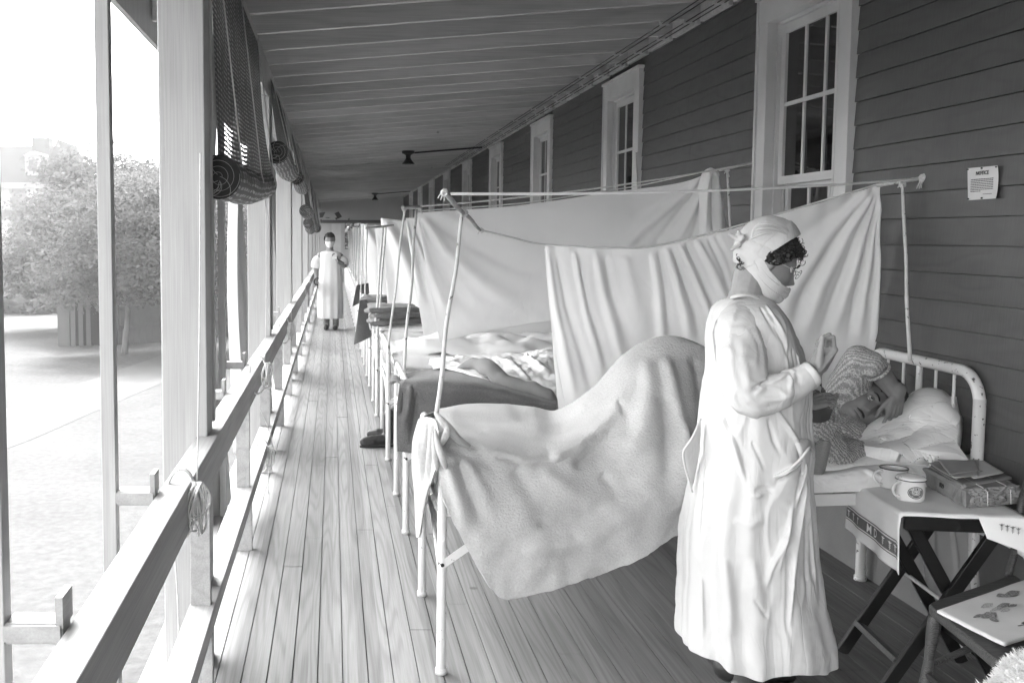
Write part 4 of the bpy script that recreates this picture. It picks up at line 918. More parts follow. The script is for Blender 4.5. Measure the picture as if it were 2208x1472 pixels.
curtain([(898,458,6.28),(1000,452,6.28),(1105,444,6.27),(1207,431,6.26),(1309,415,6.24),(1377,407,6.22),(1440,399,6.15),(1490,388,6.08),(1528,372,6.02)],
 [(948,738,6.45),(1000,724,6.45),(1090,706,6.45),(1180,692,6.44),(1300,680,6.42),(1400,670,6.4),(1450,660,6.35),(1490,650,6.3),(1530,640,6.2)],
 [([(905,462),(960,540),(1040,610),(1140,670)], (14,18), .05), ([(903,466),(940,560),(990,640),(1050,700)], 14, -.04), ([(902,470),(925,560),(950,640),(980,710)], 10, .035), ([(915,462),(1000,520),(1100,570),(1200,600)], (16,24), -.04), ([(930,460),(1040,500),(1180,540)], 20, .025), ([(904,468),(928,560),(958,660)], 7, -.02),
  ([(1518,380),(1450,440),(1380,500),(1300,580)], (14,10), .04), ([(1520,385),(1470,450),(1420,520),(1370,600)], 9, -.035), ([(1522,390),(1490,460),(1450,540)], 8, .035), ([(1523,395),(1505,470),(1480,560)], 7, -.03), ([(1524,400),(1518,470),(1510,560)], 6, .03), ([(1500,392),(1420,440),(1330,480)], 14, -.03)],
 260, 120, 'curtain', 'second white curtain, strung from the tied poles to the wall beyond the second bed')
curtain([(1508,395,6.05),(1516,372,6.0),(1530,362,5.98),(1540,364,5.98),(1552,372,6.0)], [(1508,700,6.15),(1525,700,6.1),(1550,700,6.05),(1570,700,6.05),(1592,700,6.1)],
 [([(1530,365),(1522,440),(1516,520)], 6, .04), ([(1540,366),(1538,440),(1540,520)], 5, -.05), ([(1546,370),(1552,440),(1556,520)], 5, .04), ([(1550,372),(1568,440),(1574,520)], 4, -.04)], 60, 90, 'gathered_cloth', 'bunched white cloth thrown over the cord near the tall window', group=None)
curtain([(874,470,8.0),(960,468,8.0),(1080,462,8.0),(1200,455,8.0),(1300,448,8.0),(1480,440,7.9)], [(925,800,8.15),(1000,800,8.15),(1100,800,8.15),(1200,800,8.1),(1300,800,8.1),(1480,800,8.1)],
 [([(878,475),(892,560),(915,680)], 6, .05), ([(880,475),(903,560),(935,680)], 6, -.05), ([(883,475),(915,560),(960,700)], 6, .05), ([(884,475),(930,580),(990,700)], 8, -.04), ([(960,700),(1080,740),(1200,760)], 12, .02)], 150, 90, 'curtain', 'third white curtain showing between the second curtain and the poles')
for k in range(4, 15):
    y = 5.266+1.742*(k-1)-.72; zt = 1.74+.03*math.sin(k*2.1); x0 = .42+.05*math.sin(k*1.7)
    U, V = np.meshgrid(np.linspace(0, 1, 90), np.linspace(0, 1, 50)); rg = random.Random(k)
    G = np.stack([x0+.02+(2.0+.03*V)*U+.10*V*(1-U)**2, y+V*.05+0*U, zt-.10*np.sin(U*math.pi)+U*.1+(.62-zt)*V], -1)
    for q in range(9):
        a = rg.uniform(.05, 1); G[..., 1] += rg.choice((-1, 1))*.035*np.exp(-((U-a*V*.9-.02)/(.03+.05*V))**2)
    for q in range(6): c0 = rg.uniform(.1, .9); G[..., 1] += .02*np.sin(V*3)*np.exp(-((U-c0-.05*V)/.03)**2)
    m = MB(); m.grid(G); o = m.build('curtain', 'curtain_cloth', smooth=True, solid=.002); tag(o, 'white curtain hung beyond the %s bed from the camera' % ordn[k-1], 'curtain', 'white curtains hung between the beds')
def pole(p, q, r0, r1, lab, wob=.003, seed=0, name='wooden_pole', mt='rope', g='thin poles lashed upright to the beds'):
    m = MB(); pts = []; rs = []; p = Vector(p); q = Vector(q)
    for i in range(24): t = i/23; pts.append(p.lerp(q, t)+Vector((math.sin(t*9+seed), math.cos(t*7+seed), 0))*wob*math.sin(t*math.pi)); rs.append((r0+(r1-r0)*t)*(1+.05*math.sin(i*2.3+seed)))
    m.tube(pts, rs, 10); o = m.build(name, mt, smooth=True); return tag(o, lab, 'pole', g)
mat('pole_wood', .50, .6, .12, 30, .3, 120, .002, chips=.05, chipv=.15); mat('stick_wood', .36, .6, .35, 25, .3, 120, .002)
S1 = at(958,415,3.28); S2 = at(1035,496,4.42); S3 = S1.lerp(S2, .47)
pole(at(941,892,3.52), at(996,462,S3.y-.03), .0085, .007, 'nearest leaning pole, lashed to the foot of the nearest bed', .006, 1, mt='pole_wood')
pole(S1, S2, .009, .007, 'short slanted stick tied across the top of the nearest pole', .006, 2, 'cross_stick', 'stick_wood', None)
pole(at(871,800,5.28), at(898,452,5.55), .0085, .0075, 'leaning pole at the foot of the second bed', .006, 3, mt='pole_wood')
pole((.39,7.01,.80), at(873,450,7.0), .0085, .0075, 'slanting pole tied to the foot of the third bed', .004, 4, mt='pole_wood')
pole(at(808,718,8.76), at(826,488,8.8), .010, .010, 'left pole of the pair on the fourth bed', .003, 5, mt='pole_wood')
pole(at(815,712,8.80), at(832,490,8.9), .009, .009, 'right pole of the pair on the fourth bed', .003, 6, mt='pole_wood')
pole(at(869,448,5.3), at(906,446,6.1), .011, .011, 'short stick joining the pole tops of the second and third beds', .004, 7, 'cross_stick', 'pole_wood', None)
pole(at(788,492,8.5), at(848,486,8.9), .010, .010, 'pale stick level across the poles of the fourth bed', .003, 8, 'cross_stick', 'pole_wood', None)
HP = at(1962,778,4.12); pole(HP, at(1946,398,4.30), .008, .0065, 'thin pole standing on the head rail of the nearest bed beside the wall', .004, 9, mt='pole_wood')
pole(at(1892,400,4.42), at(1990,384,4.25), .009, .008, 'short stick fixed to the wall at the end of the nearest curtain', .003, 10, 'cross_stick', 'pole_wood', None)
pole(at(1588,700,5.9), at(1568,368,5.95), .008, .007, 'thin pole standing behind the nurse beside the tall window', .004, 11, mt='pole_wood')
pole(at(1550,368,6.0), at(1628,350,5.92), .008, .007, 'short stick under the cord beside the tall window casing', .003, 12, 'cross_stick', 'pole_wood', None)
for k in range(5, 14):
    y = 5.266+1.742*(k-1); pole((.39, y, .8), (.43, y+.3, 1.74), .010, .009, 'pole at the foot of the %s bed from the camera' % ordn[k], .003, k, mt='pole_wood')
def cordline(pts, r, lab, name='cord', flat=False):
    m = MB(); m.tube(pts, r, 8); o = m.build(name, 'rope', smooth=True); return tag(o, lab, 'cord')
m = MB(); A = at(972,418,3.30); B = at(1985,385,4.27)
for i in range(30): pass
pp = sag(A, B, .02, 40); m.tube(pp, .0048, 8); tag(m.build('tape_line', 'cotton', smooth=True), 'thick white tape stretched from the slanted stick to the wall knot', 'cord')
cordline(bez([at(1035,496,4.42), at(1100,511,4.5), at(1172,527,4.6), at(1330,534,4.59), at(1420,529,4.57), at(1600,484,4.53), at(1800,425,4.46), at(1898,396,4.42)], 60), .0042, 'cord carrying the nearest white curtain')
cordline(sag(at(905,445,6.0), at(1632,350,5.93), .03, 40), .0050, 'upper cord running from the far poles to the tall window casing')
cordline(bez([at(900,455,6.2), at(1105,440,6.25), at(1207,427,6.25), at(1309,411,6.23), at(1380,400,6.2), at(1520,370,6.0)], 40), .0042, 'lower cord carrying the second white curtain')
cordline(sag(at(1372,330,6.9), at(1374,405,6.2), 0, 6), .006, 'short upright tape before the second window')
def knot(c, r, lab, n=7, seed=0, tails=2, mt='rope', rr=.0038):
    rg = random.Random(seed); m = MB(); c = Vector(c)
    for i in range(n):
        ax = Vector((rg.gauss(0, 1), rg.gauss(0, 1), rg.gauss(0, 1))).normalized(); u = ax.cross(Vector((0, 0, 1))).normalized(); w = ax.cross(u); R = r*rg.uniform(.6, 1.0)
        m.tube([c+u*(R*math.cos(a))+w*(R*math.sin(a)) for a in np.linspace(0, 2*math.pi, 16, endpoint=False)], rr, 6, closed=True)
    for i in range(tails):
        d = Vector((rg.uniform(-1, 1), rg.uniform(-.6, .2), rg.uniform(-1.6, -.3)))*r*1.8; m.tube(bez([c, c+d*.5+Vector((0, 0, .5*r)), c+d], 8), rr*.7, 5)
    o = m.build('knot', mt, smooth=True); return tag(o, lab, 'knot')
knot(S1, .012, 'knot on the near end of the slanted stick', 7, 1, 3, rr=.0028); knot(S3, .014, 'lashing where the nearest pole meets the slanted stick', 8, 2, 1); knot(at(1038,497,4.42), .010, 'small knot at the far end of the slanted stick', 5, 3, 1)
knot(at(1993,384,4.25), .020, 'frayed white knot on the wall at right', 12, 4, 5); knot(at(1632,350,5.9), .022, 'frayed knot on the tall window casing', 6, 5, 4); knot(at(1946,398,4.30), .013, 'lashing at the top of the pole beside the wall', 6, 6, 1)
knot(at(871,450,5.4), .014, 'knot on the pole top at left of the second curtain', 7, 7, 2); knot(at(903,448,6.1), .015, 'knot at the top corner of the second curtain', 8, 8, 3); knot(at(1568,368,5.95), .014, 'lashing on the pole top beside the tall window', 6, 9, 2)
# cords on the rail
def coil(px, py, Y, s, lab, n=5, seed=0, mt='rope'):
    rg = random.Random(seed); c = at(px, py, Y); m = MB()
    for i in range(n):
        h = s*rg.uniform(.55, 1.0); w_ = s*rg.uniform(.10, .26); a0 = rg.uniform(-.25, .25); pts = []
        for a in np.linspace(0, 2*math.pi, 26, endpoint=False): x = w_*math.sin(a)*(.5+.5*(1-math.cos(a))/2*1.4); z = -h*(1-math.cos(a))/2; pts.append(c+Vector((.012+.012*math.sin(a+i)+x*.55, x*.8+a0*.03, z+x*a0)))
        m.tube(pts, .0032, 6, closed=True)
    for i in range(3): m.tube([c+Vector((.0, 0, .0))+Vector((.045*math.cos(a)-.04, .02*math.sin(a)+.01*i, .10*math.sin(a)-.065)) for a in np.linspace(0, 2*math.pi, 20, endpoint=False)], .0032, 6, closed=True)
    m.tube(bez([c, c+Vector((.02, 0, -.1)), c+Vector((.01, .01, -s*.95))], 10), .0035, 6)
    o = m.build('rope_coil', mt, smooth=True); return tag(o, lab, 'rope')
coil(418, 1040, 2.86, .17, 'coiled rope hanging on the upper rail, nearest the camera', 6, 1); coil(572, 782, 5.25, .14, 'coiled rope knotted on the upper rail past the broad post', 5, 2); coil(624, 695, 7.9, .16, 'short rope end tied on the upper rail farther along', 3, 3, 'paper_old'); coil(672, 612, 13., .16, 'rope tied on the upper rail beside the distant nurse', 3, 4, 'paper_old')
coil(578, 960, 6.1, .16, 'knotted twisted cord hanging on the lower rail', 3, 5)
for i, (a, b, Y, lab) in enumerate((((376,1185),(386,1400),2.9,'thin hanging pull cord below the nearest rope coil'),((432,330),(425,1035),2.9,'pull cord hanging straight before the broad post'),((573,430),(571,780),5.3,'pull cord hanging to the second rope coil'),((630,400),(628,690),7.9,'pull cord hanging to the third rope tie'),((560,880),(590,960),5.6,'slack cord between the two rails'),((578,965),(576,1100),6.1,'twisted cord end hanging below the lower rail'))):
    cordline(bez([at(*a, Y), at((a[0]+b[0])/2+2, (a[1]+b[1])/2, Y), at(*b, Y)], 12), .0022 if i != 5 else .004, lab, 'pull_cord')
# ================================================================= people
def eyes(hd, body, brow=True, mt='eye_white'):
    for s in (-1, 1):
        m = MB(); c = hd.w(s*.031, .0712, .012); ellipsoid(m, c, (.0122,)*3, None, 16, 12); e = m.build('eye', mt, body, smooth=True)
        m = MB(); c2 = hd.w(s*.031+.001, .0790, .0145); ellipsoid(m, c2, (.0066,)*3, None, 14, 10); o = m.build('iris', 'iris', smooth=True); o.parent = e; fix(o)
        for zz, mtx, r in ((.0185, 'skin_dark', .0034), (.0055, 'skin_dark', .0028)):
            m = MB(); m.tube([hd.w(s*.031+.017*math.cos(a), .0845-.006*abs(math.cos(a))-.002, .012+(zz-.012)*math.sin(a)) for a in np.linspace(.1, math.pi-.1, 10)], r, 6); m.build('eyelid', mtx, body, smooth=True)
        if brow:
            m = MB(); m.tube([hd.w(s*x, .094-.35*(x-.02)**2*8-.25*x*.4, z) for x, z in ((.010, .030), (.022, .035), (.036, .037), (.050, .031))], [.0028, .0042, .0040, .0016], 6); m.build('eyebrow', 'hair', body, smooth=True)
def fold_mesh(V, Fc, name, mt, parent, smooth=True): m = MB(); m.add(V, Fc); return m.build(name, mt, parent, smooth=smooth)
# ---------------- nurse beside the bed
YN = 3.38
hc = at(1656, 567, YN)
HN = Head(hc, (.85, -.17, -.48), (.47, 0, .88), .94)
b = MB(); HN.add(b)
nk = at(1612, 640, YN+.0); chain(b, [HN.w(0, -.03, -.06), at(1612, 628, YN), at(1602, 690, YN)], [.058, .056, .075])
chain(b, [at(1605, 695, YN-.08), at(1605, 695, YN+.08)], [.055, .055]); chain(b, [at(1605, 720, YN-.07), at(1625, 830, YN-.06), at(1615, 950, YN-.06), at(1615, 1060, YN-.05)], [.10, .11, .10, .12]); chain(b, [at(1605, 720, YN+.07), at(1625, 830, YN+.06), at(1615, 950, YN+.06), at(1615, 1060, YN+.05)], [.10, .11, .10, .12])
xb = at(1610, 1060, YN).x
for dy, dx in ((-.10, .0), (.10, .03)):
    chain(b, [(xb+dx, YN+dy, .80), (xb+dx+.02, YN+dy, .48), (xb+dx-.01, YN+dy, .10)], [.085, .06, .04]); chain(b, [(xb+dx-.02, YN+dy, .06), (xb+dx+.14, YN+dy-.02, .045)], [.035, .03])
sh, el, wr_ = at(1592, 715, 3.285), at(1628, 858, 3.14), at(1752, 806, 3.13)
chain(b, [at(1605, 700, YN-.08), sh, el, wr_], [.06, .055, .042, .027])
hw = at(1756, 800, 3.13); hand(b, hw, (.55, 0, .83), (-.83, .05, .55), side=1, curl=(1.3, 1.5, 1.6, 1.6), thumb=(1.1, .75), s=.96, wrist_r=.036); capsule(b, hw+Vector((.012, 0, .02)), hw+Vector((.035, .0, .065)), .030, .030)
lh = at(1738, 872, 3.56); chain(b, [at(1605, 690, YN+.12), at(1680, 800, 3.56), at(1690, 890, 3.60), lh], [.055, .05, .038, .026])
hand(b, lh, (.9, .12, .22), (.1, .6, -.8), side=1, curl=(.35, .4, .45, .5), thumb=(.8, .3), s=.8)
V, Fc = fuse(b, .003, 2); nurse = fold_mesh(V, Fc, 'person', 'skin', None); nurse.name = 'person'
tag(nurse, 'nurse in white gown and cap standing by the nearest bed, looking at her raised hand', 'nurse')
eyes(HN, nurse)
# gown
def rings(rows, Yc, b, nth, nz, sq=2.3):
    """rows: (y px, left px, right px, depth half, dYc)"""
    A = []
    for (py, l, r, bd, dy) in rows:
        L = at(l, py, Yc+dy); R = at(r, py, Yc+dy); A.append(((L.x+R.x)/2, (R.x-L.x)/2, (L.z+R.z)/2, bd, Yc+dy, 0))
    A = cr(np.array(A), nz); th = np.linspace(0, 2*math.pi, nth, endpoint=False); c, s = np.cos(th), np.sin(th); k = (abs(c)**sq+abs(s)**sq)**(-1/sq)
    X = A[:, 0:1]+A[:, 1:2]*.955*(c*k)[None]; Y = A[:, 4:5]-A[:, 3:4]*(s*k)[None]; Z = A[:, 2:3]+0*X
    return np.stack([X, Y, Z], -1), th
GR = [(634,1588,1640,.055,0),(640,1578,1650,.07,0),(647,1562,1660,.10,0),(662,1549,1671,.15,0),(690,1541,1686,.185,0),(730,1535,1704,.19,0),(775,1532,1720,.19,0),(810,1528,1731,.19,0),(850,1522,1734,.19,0),(900,1515,1735,.185,0),(965,1508,1740,.19,0),(1010,1499,1738,.195,0),(1060,1489,1740,.20,0),(1110,1480,1743,.205,0),(1160,1475,1746,.21,0),(1210,1473,1752,.215,0),(1260,1471,1759,.22,0),(1310,1469,1770,.225,0),(1350,1468,1780,.23,0),(1372,1468,1785,.235,0),(1398,1470,1785,.235,0)]
P, th = rings(GR, YN, .2, 300, 260)
N = normals(P, True); t = np.linspace(0, 1, 260)[:, None]; cen = P.mean(1, keepdims=True)
out = P-cen; out[..., 2] = 0; out /= np.maximum(np.linalg.norm(out, axis=-1, keepdims=True), 1e-6)
fk = np.where(np.sin(th) > 0, .45+.55*np.abs(np.cos(th))**2, 1)[None]
D = fk*.014*np.maximum(0, t-.12)*np.sin(th*11+2*np.sin(th*3)+.8*t)[...]+fk*.007*np.maximum(0, t-.45)*np.sin(th*19+3*t)+ .007*fbm(P, 6, 4, 4.)*np.minimum(1, t*6)+.0048*np.clip(1-np.abs(fbm(P*np.array((1, 1, .26)), 7, 2, 6.))*5, 0, 1)**1.5*np.minimum(1, t*5)
# pleats at the front (right in the picture)
D += .008*np.sin(th*46)*np.exp(-((th-(2*math.pi))/.55)**2)*np.clip((t-.15)*6, 0, 1)*np.clip((.75-t)*4, 0, 1)+.008*np.sin(th*46)*np.exp(-((th)/.55)**2)*np.clip((t-.15)*6, 0, 1)*np.clip((.75-t)*4, 0, 1)
P = P+out*D[..., None]
front = (np.sin(th) > -.05)[None, :]*1.0
GRD = [([(1672,880),(1700,920),(1725,960),(1738,972)], 5, .016), ([(1738,972),(1720,1000),(1690,1020),(1665,1030)], 5, .020), ([(1738,978),(1722,1008),(1692,1030),(1660,1045)], 6, -.016), ([(1628,1055),(1650,1052),(1672,1062)], 6, -.012),
 ([(1738,980),(1728,1040),(1708,1110),(1690,1180),(1672,1260)], 7, .018), ([(1740,985),(1735,1060),(1722,1140),(1708,1240),(1702,1340),(1705,1400)], (9,5), .022), ([(1733,1000),(1716,1080),(1700,1150)], 5, -.016), ([(1700,1170),(1700,1260),(1698,1340),(1706,1400)], 6, -.018),
 ([(1695,1150),(1680,1190),(1660,1230),(1648,1280)], 8, .012), ([(1742,1010),(1745,1100),(1752,1200),(1765,1330)], 5, .012), ([(1738,1010),(1738,1100),(1738,1220),(1745,1340)], 5, -.010), ([(1515,900),(1512,1000),(1508,1080)], 3, -.012), ([(1524,960),(1520,1040),(1512,1150),(1508,1200)], 2.5, -.008),
 ([(1552,900),(1580,960),(1600,1020),(1612,1060)], 6, .010), ([(1562,895),(1592,955),(1612,1010)], 5, -.010), ([(1620,950),(1640,990),(1652,1020)], 4, -.008), ([(1610,1060),(1630,1070),(1650,1062)], 5, .010), ([(1580,1120),(1620,1130),(1660,1110)], 14, .008), ([(1625,1290),(1640,1315),(1660,1335)], 4, -.006), ([(1510,1240),(1510,1340),(1512,1390)], (3,10), .016), ([(1560,1200),(1570,1300),(1575,1390)], 24, .012), ([(1620,1200),(1640,1300),(1650,1400)], 24, .010), ([(1655,900),(1668,950),(1690,990)], 5, -.010),
 ([(1650,655),(1680,700),(1700,740)], 5, .010), ([(1638,660),(1662,700),(1685,740)], 5, -.008), ([(1668,700),(1690,740),(1708,790)], 5, -.008), ([(1560,660),(1556,720),(1550,800)], 8, .008), ([(1545,700),(1540,800),(1530,900)], 4, -.008), ([(1718,760),(1725,800),(1728,850)], 3, .010), ([(1708,750),(1716,800),(1720,850)], 3, -.010)]
WK[0] = .72; AMPK[0] = 1.0; P = ridge(P, GRD, (0, -1, 0), mask=front); WK[0] = 1.0; AMPK[0] = .85
z6 = np.clip((t-.97)/.03, 0, 1); P[..., 2] += z6*.012*np.sin(th*5+1)+z6*.02*np.maximum(0, -np.cos(th-.3))*np.where(np.sin(th) > -.2, 1, 1)
m = MB(); m.grid(P, closed=True); gown = m.build('gown', 'gown_cloth', nurse, smooth=True, solid=.003)
# loose back flap of the gown, left of the body
rows = [[(1511,905,3.36),(1500,935,3.33),(1480,958,3.32),(1474,985,3.33)], [(1509,960,3.36),(1502,962,3.34),(1484,985,3.33),(1475,1000,3.34)], [(1504,1000,3.36),(1497,1000,3.35),(1487,1020,3.35),(1479,1020,3.36)], [(1496,1040,3.37),(1494,1045,3.36),(1492,1052,3.36),(1490,1060,3.37)]]
m = MB(); m.grid(pxgrid(rows, 24, 24)); m.tube(bez([at(1511,903,3.34), at(1492,945,3.31), at(1474,972,3.31), at(1476,1000,3.32), at(1484,1030,3.34), at(1492,1060,3.35)], 24), .004, 8); o = m.build('gown_flap', 'gown_cloth', smooth=True, solid=.002); o.parent = gown; fix(o)
m = MB(); pk = [at(1738,972,3.20), at(1752,962,3.22), at(1752,985,3.24), at(1744,1005,3.26)]
rows = [[(1708,925,3.25),(1728,945,3.22),(1745,948,3.24),(1754,962,3.30)], [(1712,950,3.2),(1728,962,3.19),(1744,965,3.22),(1753,975,3.30)], [(1725,990,3.20),(1734,990,3.20),(1744,992,3.23),(1748,1000,3.30)], [(1728,1050,3.22),(1736,1050,3.22),(1741,1050,3.25),(1743,1050,3.30)]]
G = pxgrid(rows, 24, 30); m.grid(G); m.tube(bez([at(1668,1028,3.185), at(1700,1012,3.175), at(1724,992,3.17), at(1740,972,3.175), at(1748,965,3.20), at(1755,975,3.25), at(1752,990,3.28)], 30), .0045, 8); o = m.build('pocket', 'gown_cloth', smooth=True, solid=.002); o.parent = gown; fix(o)
# sleeves
def sleeve(pts, rs, name, parent, rid=(), n=90, seg=56, amp=.006, seed=0, mt='gown_cloth', flat=.85):
    C = cr(np.array([tuple(p) for p in pts]), n); R = cr(np.array(rs)[:, None], n)[:, 0]; T = np.gradient(C, axis=0); T /= np.linalg.norm(T, axis=1, keepdims=True)
    a = np.array((0, 1., 0)); U = np.cross(T, a); U /= np.linalg.norm(U, axis=1, keepdims=True); W = np.cross(T, U); th = np.linspace(0, 2*math.pi, seg, endpoint=False)
    P = C[:, None]+R[:, None, None]*(U[:, None]*np.cos(th)[None, :, None]+W[:, None]*np.sin(th)[None, :, None]*flat)
    N = P-C[:, None]; N /= np.linalg.norm(N, axis=-1, keepdims=True); P = P+N*(fbm(P, 12, 3, seed)*amp*.6+.006*np.clip(1-np.abs(fbm(P, 11, 2, seed+3))*5, 0, 1)**1.5)[..., None]+N*(np.sin(np.linspace(0, 1, n)*34+seed)[:, None]*np.maximum(0, np.cos(th-2))[None]*amp*.3)[..., None]
    fr = (N[..., 1] < .2)*1.0; P = ridge(P, rid, (0, -1, 0), fr); m = MB(); m.grid(P, closed=True); o = m.build(name, mt, smooth=True, solid=.003); o.parent = parent; fix(o); return o
sleeve([at(1600,668,3.34), at(1600,705,3.28), at(1599,760,3.22), at(1602,815,3.17), at(1628,853,3.14), at(1672,846,3.13), at(1712,828,3.125), at(1750,806,3.12)], [.05, .080, .078, .074, .068, .058, .049, .040], 'sleeve', gown,
 [([(1650,690),(1672,740),(1680,790),(1678,820)], 5, .022), ([(1640,700),(1660,750),(1666,800)], 5, -.016), ([(1620,690),(1640,740),(1650,800),(1658,820)], 4, .012), ([(1665,800),(1655,822),(1630,835),(1618,850)], 5, -.020), ([(1700,800),(1680,815),(1650,828),(1622,855)], 5, .014), ([(1600,760),(1610,800),(1612,850)], 8, .010), ([(1570,700),(1575,780),(1590,860)], 8, .008), ([(1575,690),(1585,660),(1600,650)], 5, .008),
  ([(1700,805),(1706,820),(1702,840)], 4, .010), ([(1715,800),(1722,815),(1720,832)], 4, -.008), ([(1640,860),(1680,862),(1720,845)], 6, .008), ([(1615,872),(1650,880),(1690,865)], 5, -.006), ([(1585,850),(1600,875),(1625,890)], 6, -.010), ([(1560,690),(1556,740),(1565,820)], 5, -.008)], seed=2.2)
m = MB(); C_, T_ = at(1749, 806, 3.12), (at(1760,800,3.12)-at(1712,828,3.125)).normalized(); m.lathe([(.0385, -.012), (.0405, -.006), (.0415, 0), (.041, .006), (.038, .010), (.034, .008)], C_, 28, axis=T_); o = m.build('cuff', 'gown_cloth', smooth=True); o.parent = gown; fix(o)
sleeve([at(1640,690,3.48), at(1690,780,3.54), at(1702,850,3.58), at(1722,876,3.58), at(1736,874,3.57)], [.05, .07, .06, .048, .038], 'sleeve', gown, n=50, seg=36, seed=5)
m = MB(); m.tube(bez([at(1578,641,3.33), at(1595,637,3.30), at(1620,637,3.30), at(1640,648,3.32), at(1648,658,3.38), at(1640,650,3.46), at(1610,640,3.47), at(1580,640,3.42)], 40), .006, 8, closed=True); o = m.build('collar', 'gown_cloth', smooth=True); o.parent = gown; fix(o)
# cap, mask, hair
def sh(poly, off, name, mt, noiseamp=0, solid=.003, nscale=40, extra=None):
    test = (lambda a, l: inpoly(a[0], a[1], poly)) if extra is None else (lambda a, l: inpoly(a[0], a[1], poly) and extra(a, l))
    m = HN.shell(test, off, noiseamp=noiseamp, nscale=nscale); return m.build(name, mt, nurse, smooth=True, solid=solid, solid_off=0)
HN.L = head_grid(300, 220); HN.W = HN.L@HN.M+HN.c
capoff = lambda L: .010+.034*np.clip((L[..., 2]-.03)/.08, 0, 1)*np.clip((.085-L[..., 1])/.10, 0, 1)+.010*np.clip((-L[..., 1]-.03)/.06, 0, 1)
cap = sh([(1718,513),(1690,526),(1665,542),(1648,561),(1636,566),(1612,577),(1594,560),(1540,520),(1560,400),(1730,400)], capoff, 'cap', 'gown_cloth', .003, nscale=22)
m = MB()
for pl, r in (([(1622,497),(1645,492),(1672,494),(1700,508)], .005), ([(1628,487),(1655,482),(1682,488),(1704,502)], .004), ([(1650,476),(1680,484),(1700,496)], .0035), ([(1610,520),(1640,505),(1664,502)], .005), ([(1640,478),(1625,495),(1620,520)], .004)):
    m.tube(bez([at(x, y, 3.275+.0006*abs(x-1660)) for x, y in pl], 16), [r*(.3+.7*math.sin(math.pi*i/15)) for i in range(16)], 8)
o = m.build('cap_fold', 'gown_cloth', smooth=True); o.parent = cap; fix(o)
o = sh([(1720,512),(1690,527),(1665,543),(1648,562),(1634,550),(1650,528),(1680,507),(1708,493)], lambda L: capoff(L)+.005, 'cap_band', 'gown_cloth', .001); o.parent = cap
rg = random.Random(5); m = MB()
for i in range(7):
    c = at(1596+rg.uniform(-8, 10), 520+rg.uniform(-10, 12), 3.38+rg.uniform(-.03, .03)); ellipsoid(m, c, (.009*rg.uniform(.6, 1.1), .013, .022*rg.uniform(.6, 1.1)), Matrix.Rotation(rg.uniform(0, 3), 3, 'Y'), 12, 8)
chain(m, [at(1592,515,3.36), at(1574,505,3.35)], [.010, .006]); chain(m, [at(1596,512,3.36), at(1592,498,3.34)], [.010, .005]); chain(m, [at(1592,528,3.36), at(1578,538,3.35)], [.010, .006]); chain(m, [at(1606,516,3.38), at(1618,532,3.38)], [.02, .02])
V, Fc = fuse(m, .004, 2); o = fold_mesh(V, Fc, 'cap_knot', 'gown_cloth', None); o.parent = cap; fix(o)
mask = sh([(1646,559),(1659,583),(1683,610),(1712,629),(1712,642),(1692,650),(1664,648),(1644,634),(1624,606),(1604,572),(1592,545),(1640,535)], lambda L: .012+.012*np.clip((L[..., 1]-.08)/.03, 0, 1), 'mask', 'gown_cloth', .0006, solid=.003)
m = MB()
for pl in ([(1640,575),(1660,600),(1690,622),(1703,628)], [(1632,590),(1652,615),(1680,636),(1698,640)], [(1625,560),(1636,585)]): m.tube(bez([at(x, y, YN-.087*.92-.012+.0011*max(0, x-1660)) for x, y in pl], 12), [.0012*math.sin(math.pi*(i+.3)/12.6) for i in range(12)], 6)
o = m.build('mask_crease', 'gown_cloth', smooth=True); o.parent = mask; fix(o)
hair = sh([(1645,560),(1680,520),(1722,505),(1745,530),(1742,550),(1724,555),(1706,557),(1690,566),(1672,572),(1660,570)], lambda L: .014+0*L[..., 1], 'hair', 'hair', .012, nscale=60)
rg = random.Random(9); m = MB()
def curl(c, R, n, r=.0016):
    ax = Vector((rg.gauss(0, .4), 1, rg.gauss(0, .4))).normalized(); u = ax.cross(Vector((0, 0, 1))).normalized(); w = ax.cross(u); a0 = rg.uniform(0, 6); a1 = a0+rg.uniform(2.5, 6)
    m.tube([c+(u*math.cos(a)+w*math.sin(a))*R*(1-.4*i/n)+ax*(i*.0012) for i, a in enumerate(np.linspace(a0, a1, n))], r, 5)
for i in range(260):
    t_ = rg.random(); x = 1666+60*t_+rg.gauss(0, 3); y = 561-14*t_+rg.gauss(0, 5)-(12*t_ if rg.random() < .6 else 0)-rg.uniform(0, 16)*(1-t_*.3)
    dx = 3.31+.10*t_; curl(at(x, y, dx+rg.uniform(-.015, .03)), rg.uniform(.005, .010), 12, rg.uniform(.0007, .0015))
for i in range(60): curl(at(1728+rg.gauss(0, 5), 547+rg.gauss(0, 8), 3.36+rg.uniform(-.05, .05)), rg.uniform(.005, .012), 12, rg.uniform(.0006, .0013))
o = m.build('curls', 'hair', smooth=True); o.parent = hair; fix(o); m = MB()
for i in range(50): curl(at(1601+rg.gauss(0, 5), 565+rg.gauss(0, 9), 3.35+rg.uniform(-.02, .06)), rg.uniform(.004, .010), 12, rg.uniform(.0007, .0016))
o = m.build('nape_curls', 'hair', smooth=True); o.parent = hair; fix(o)
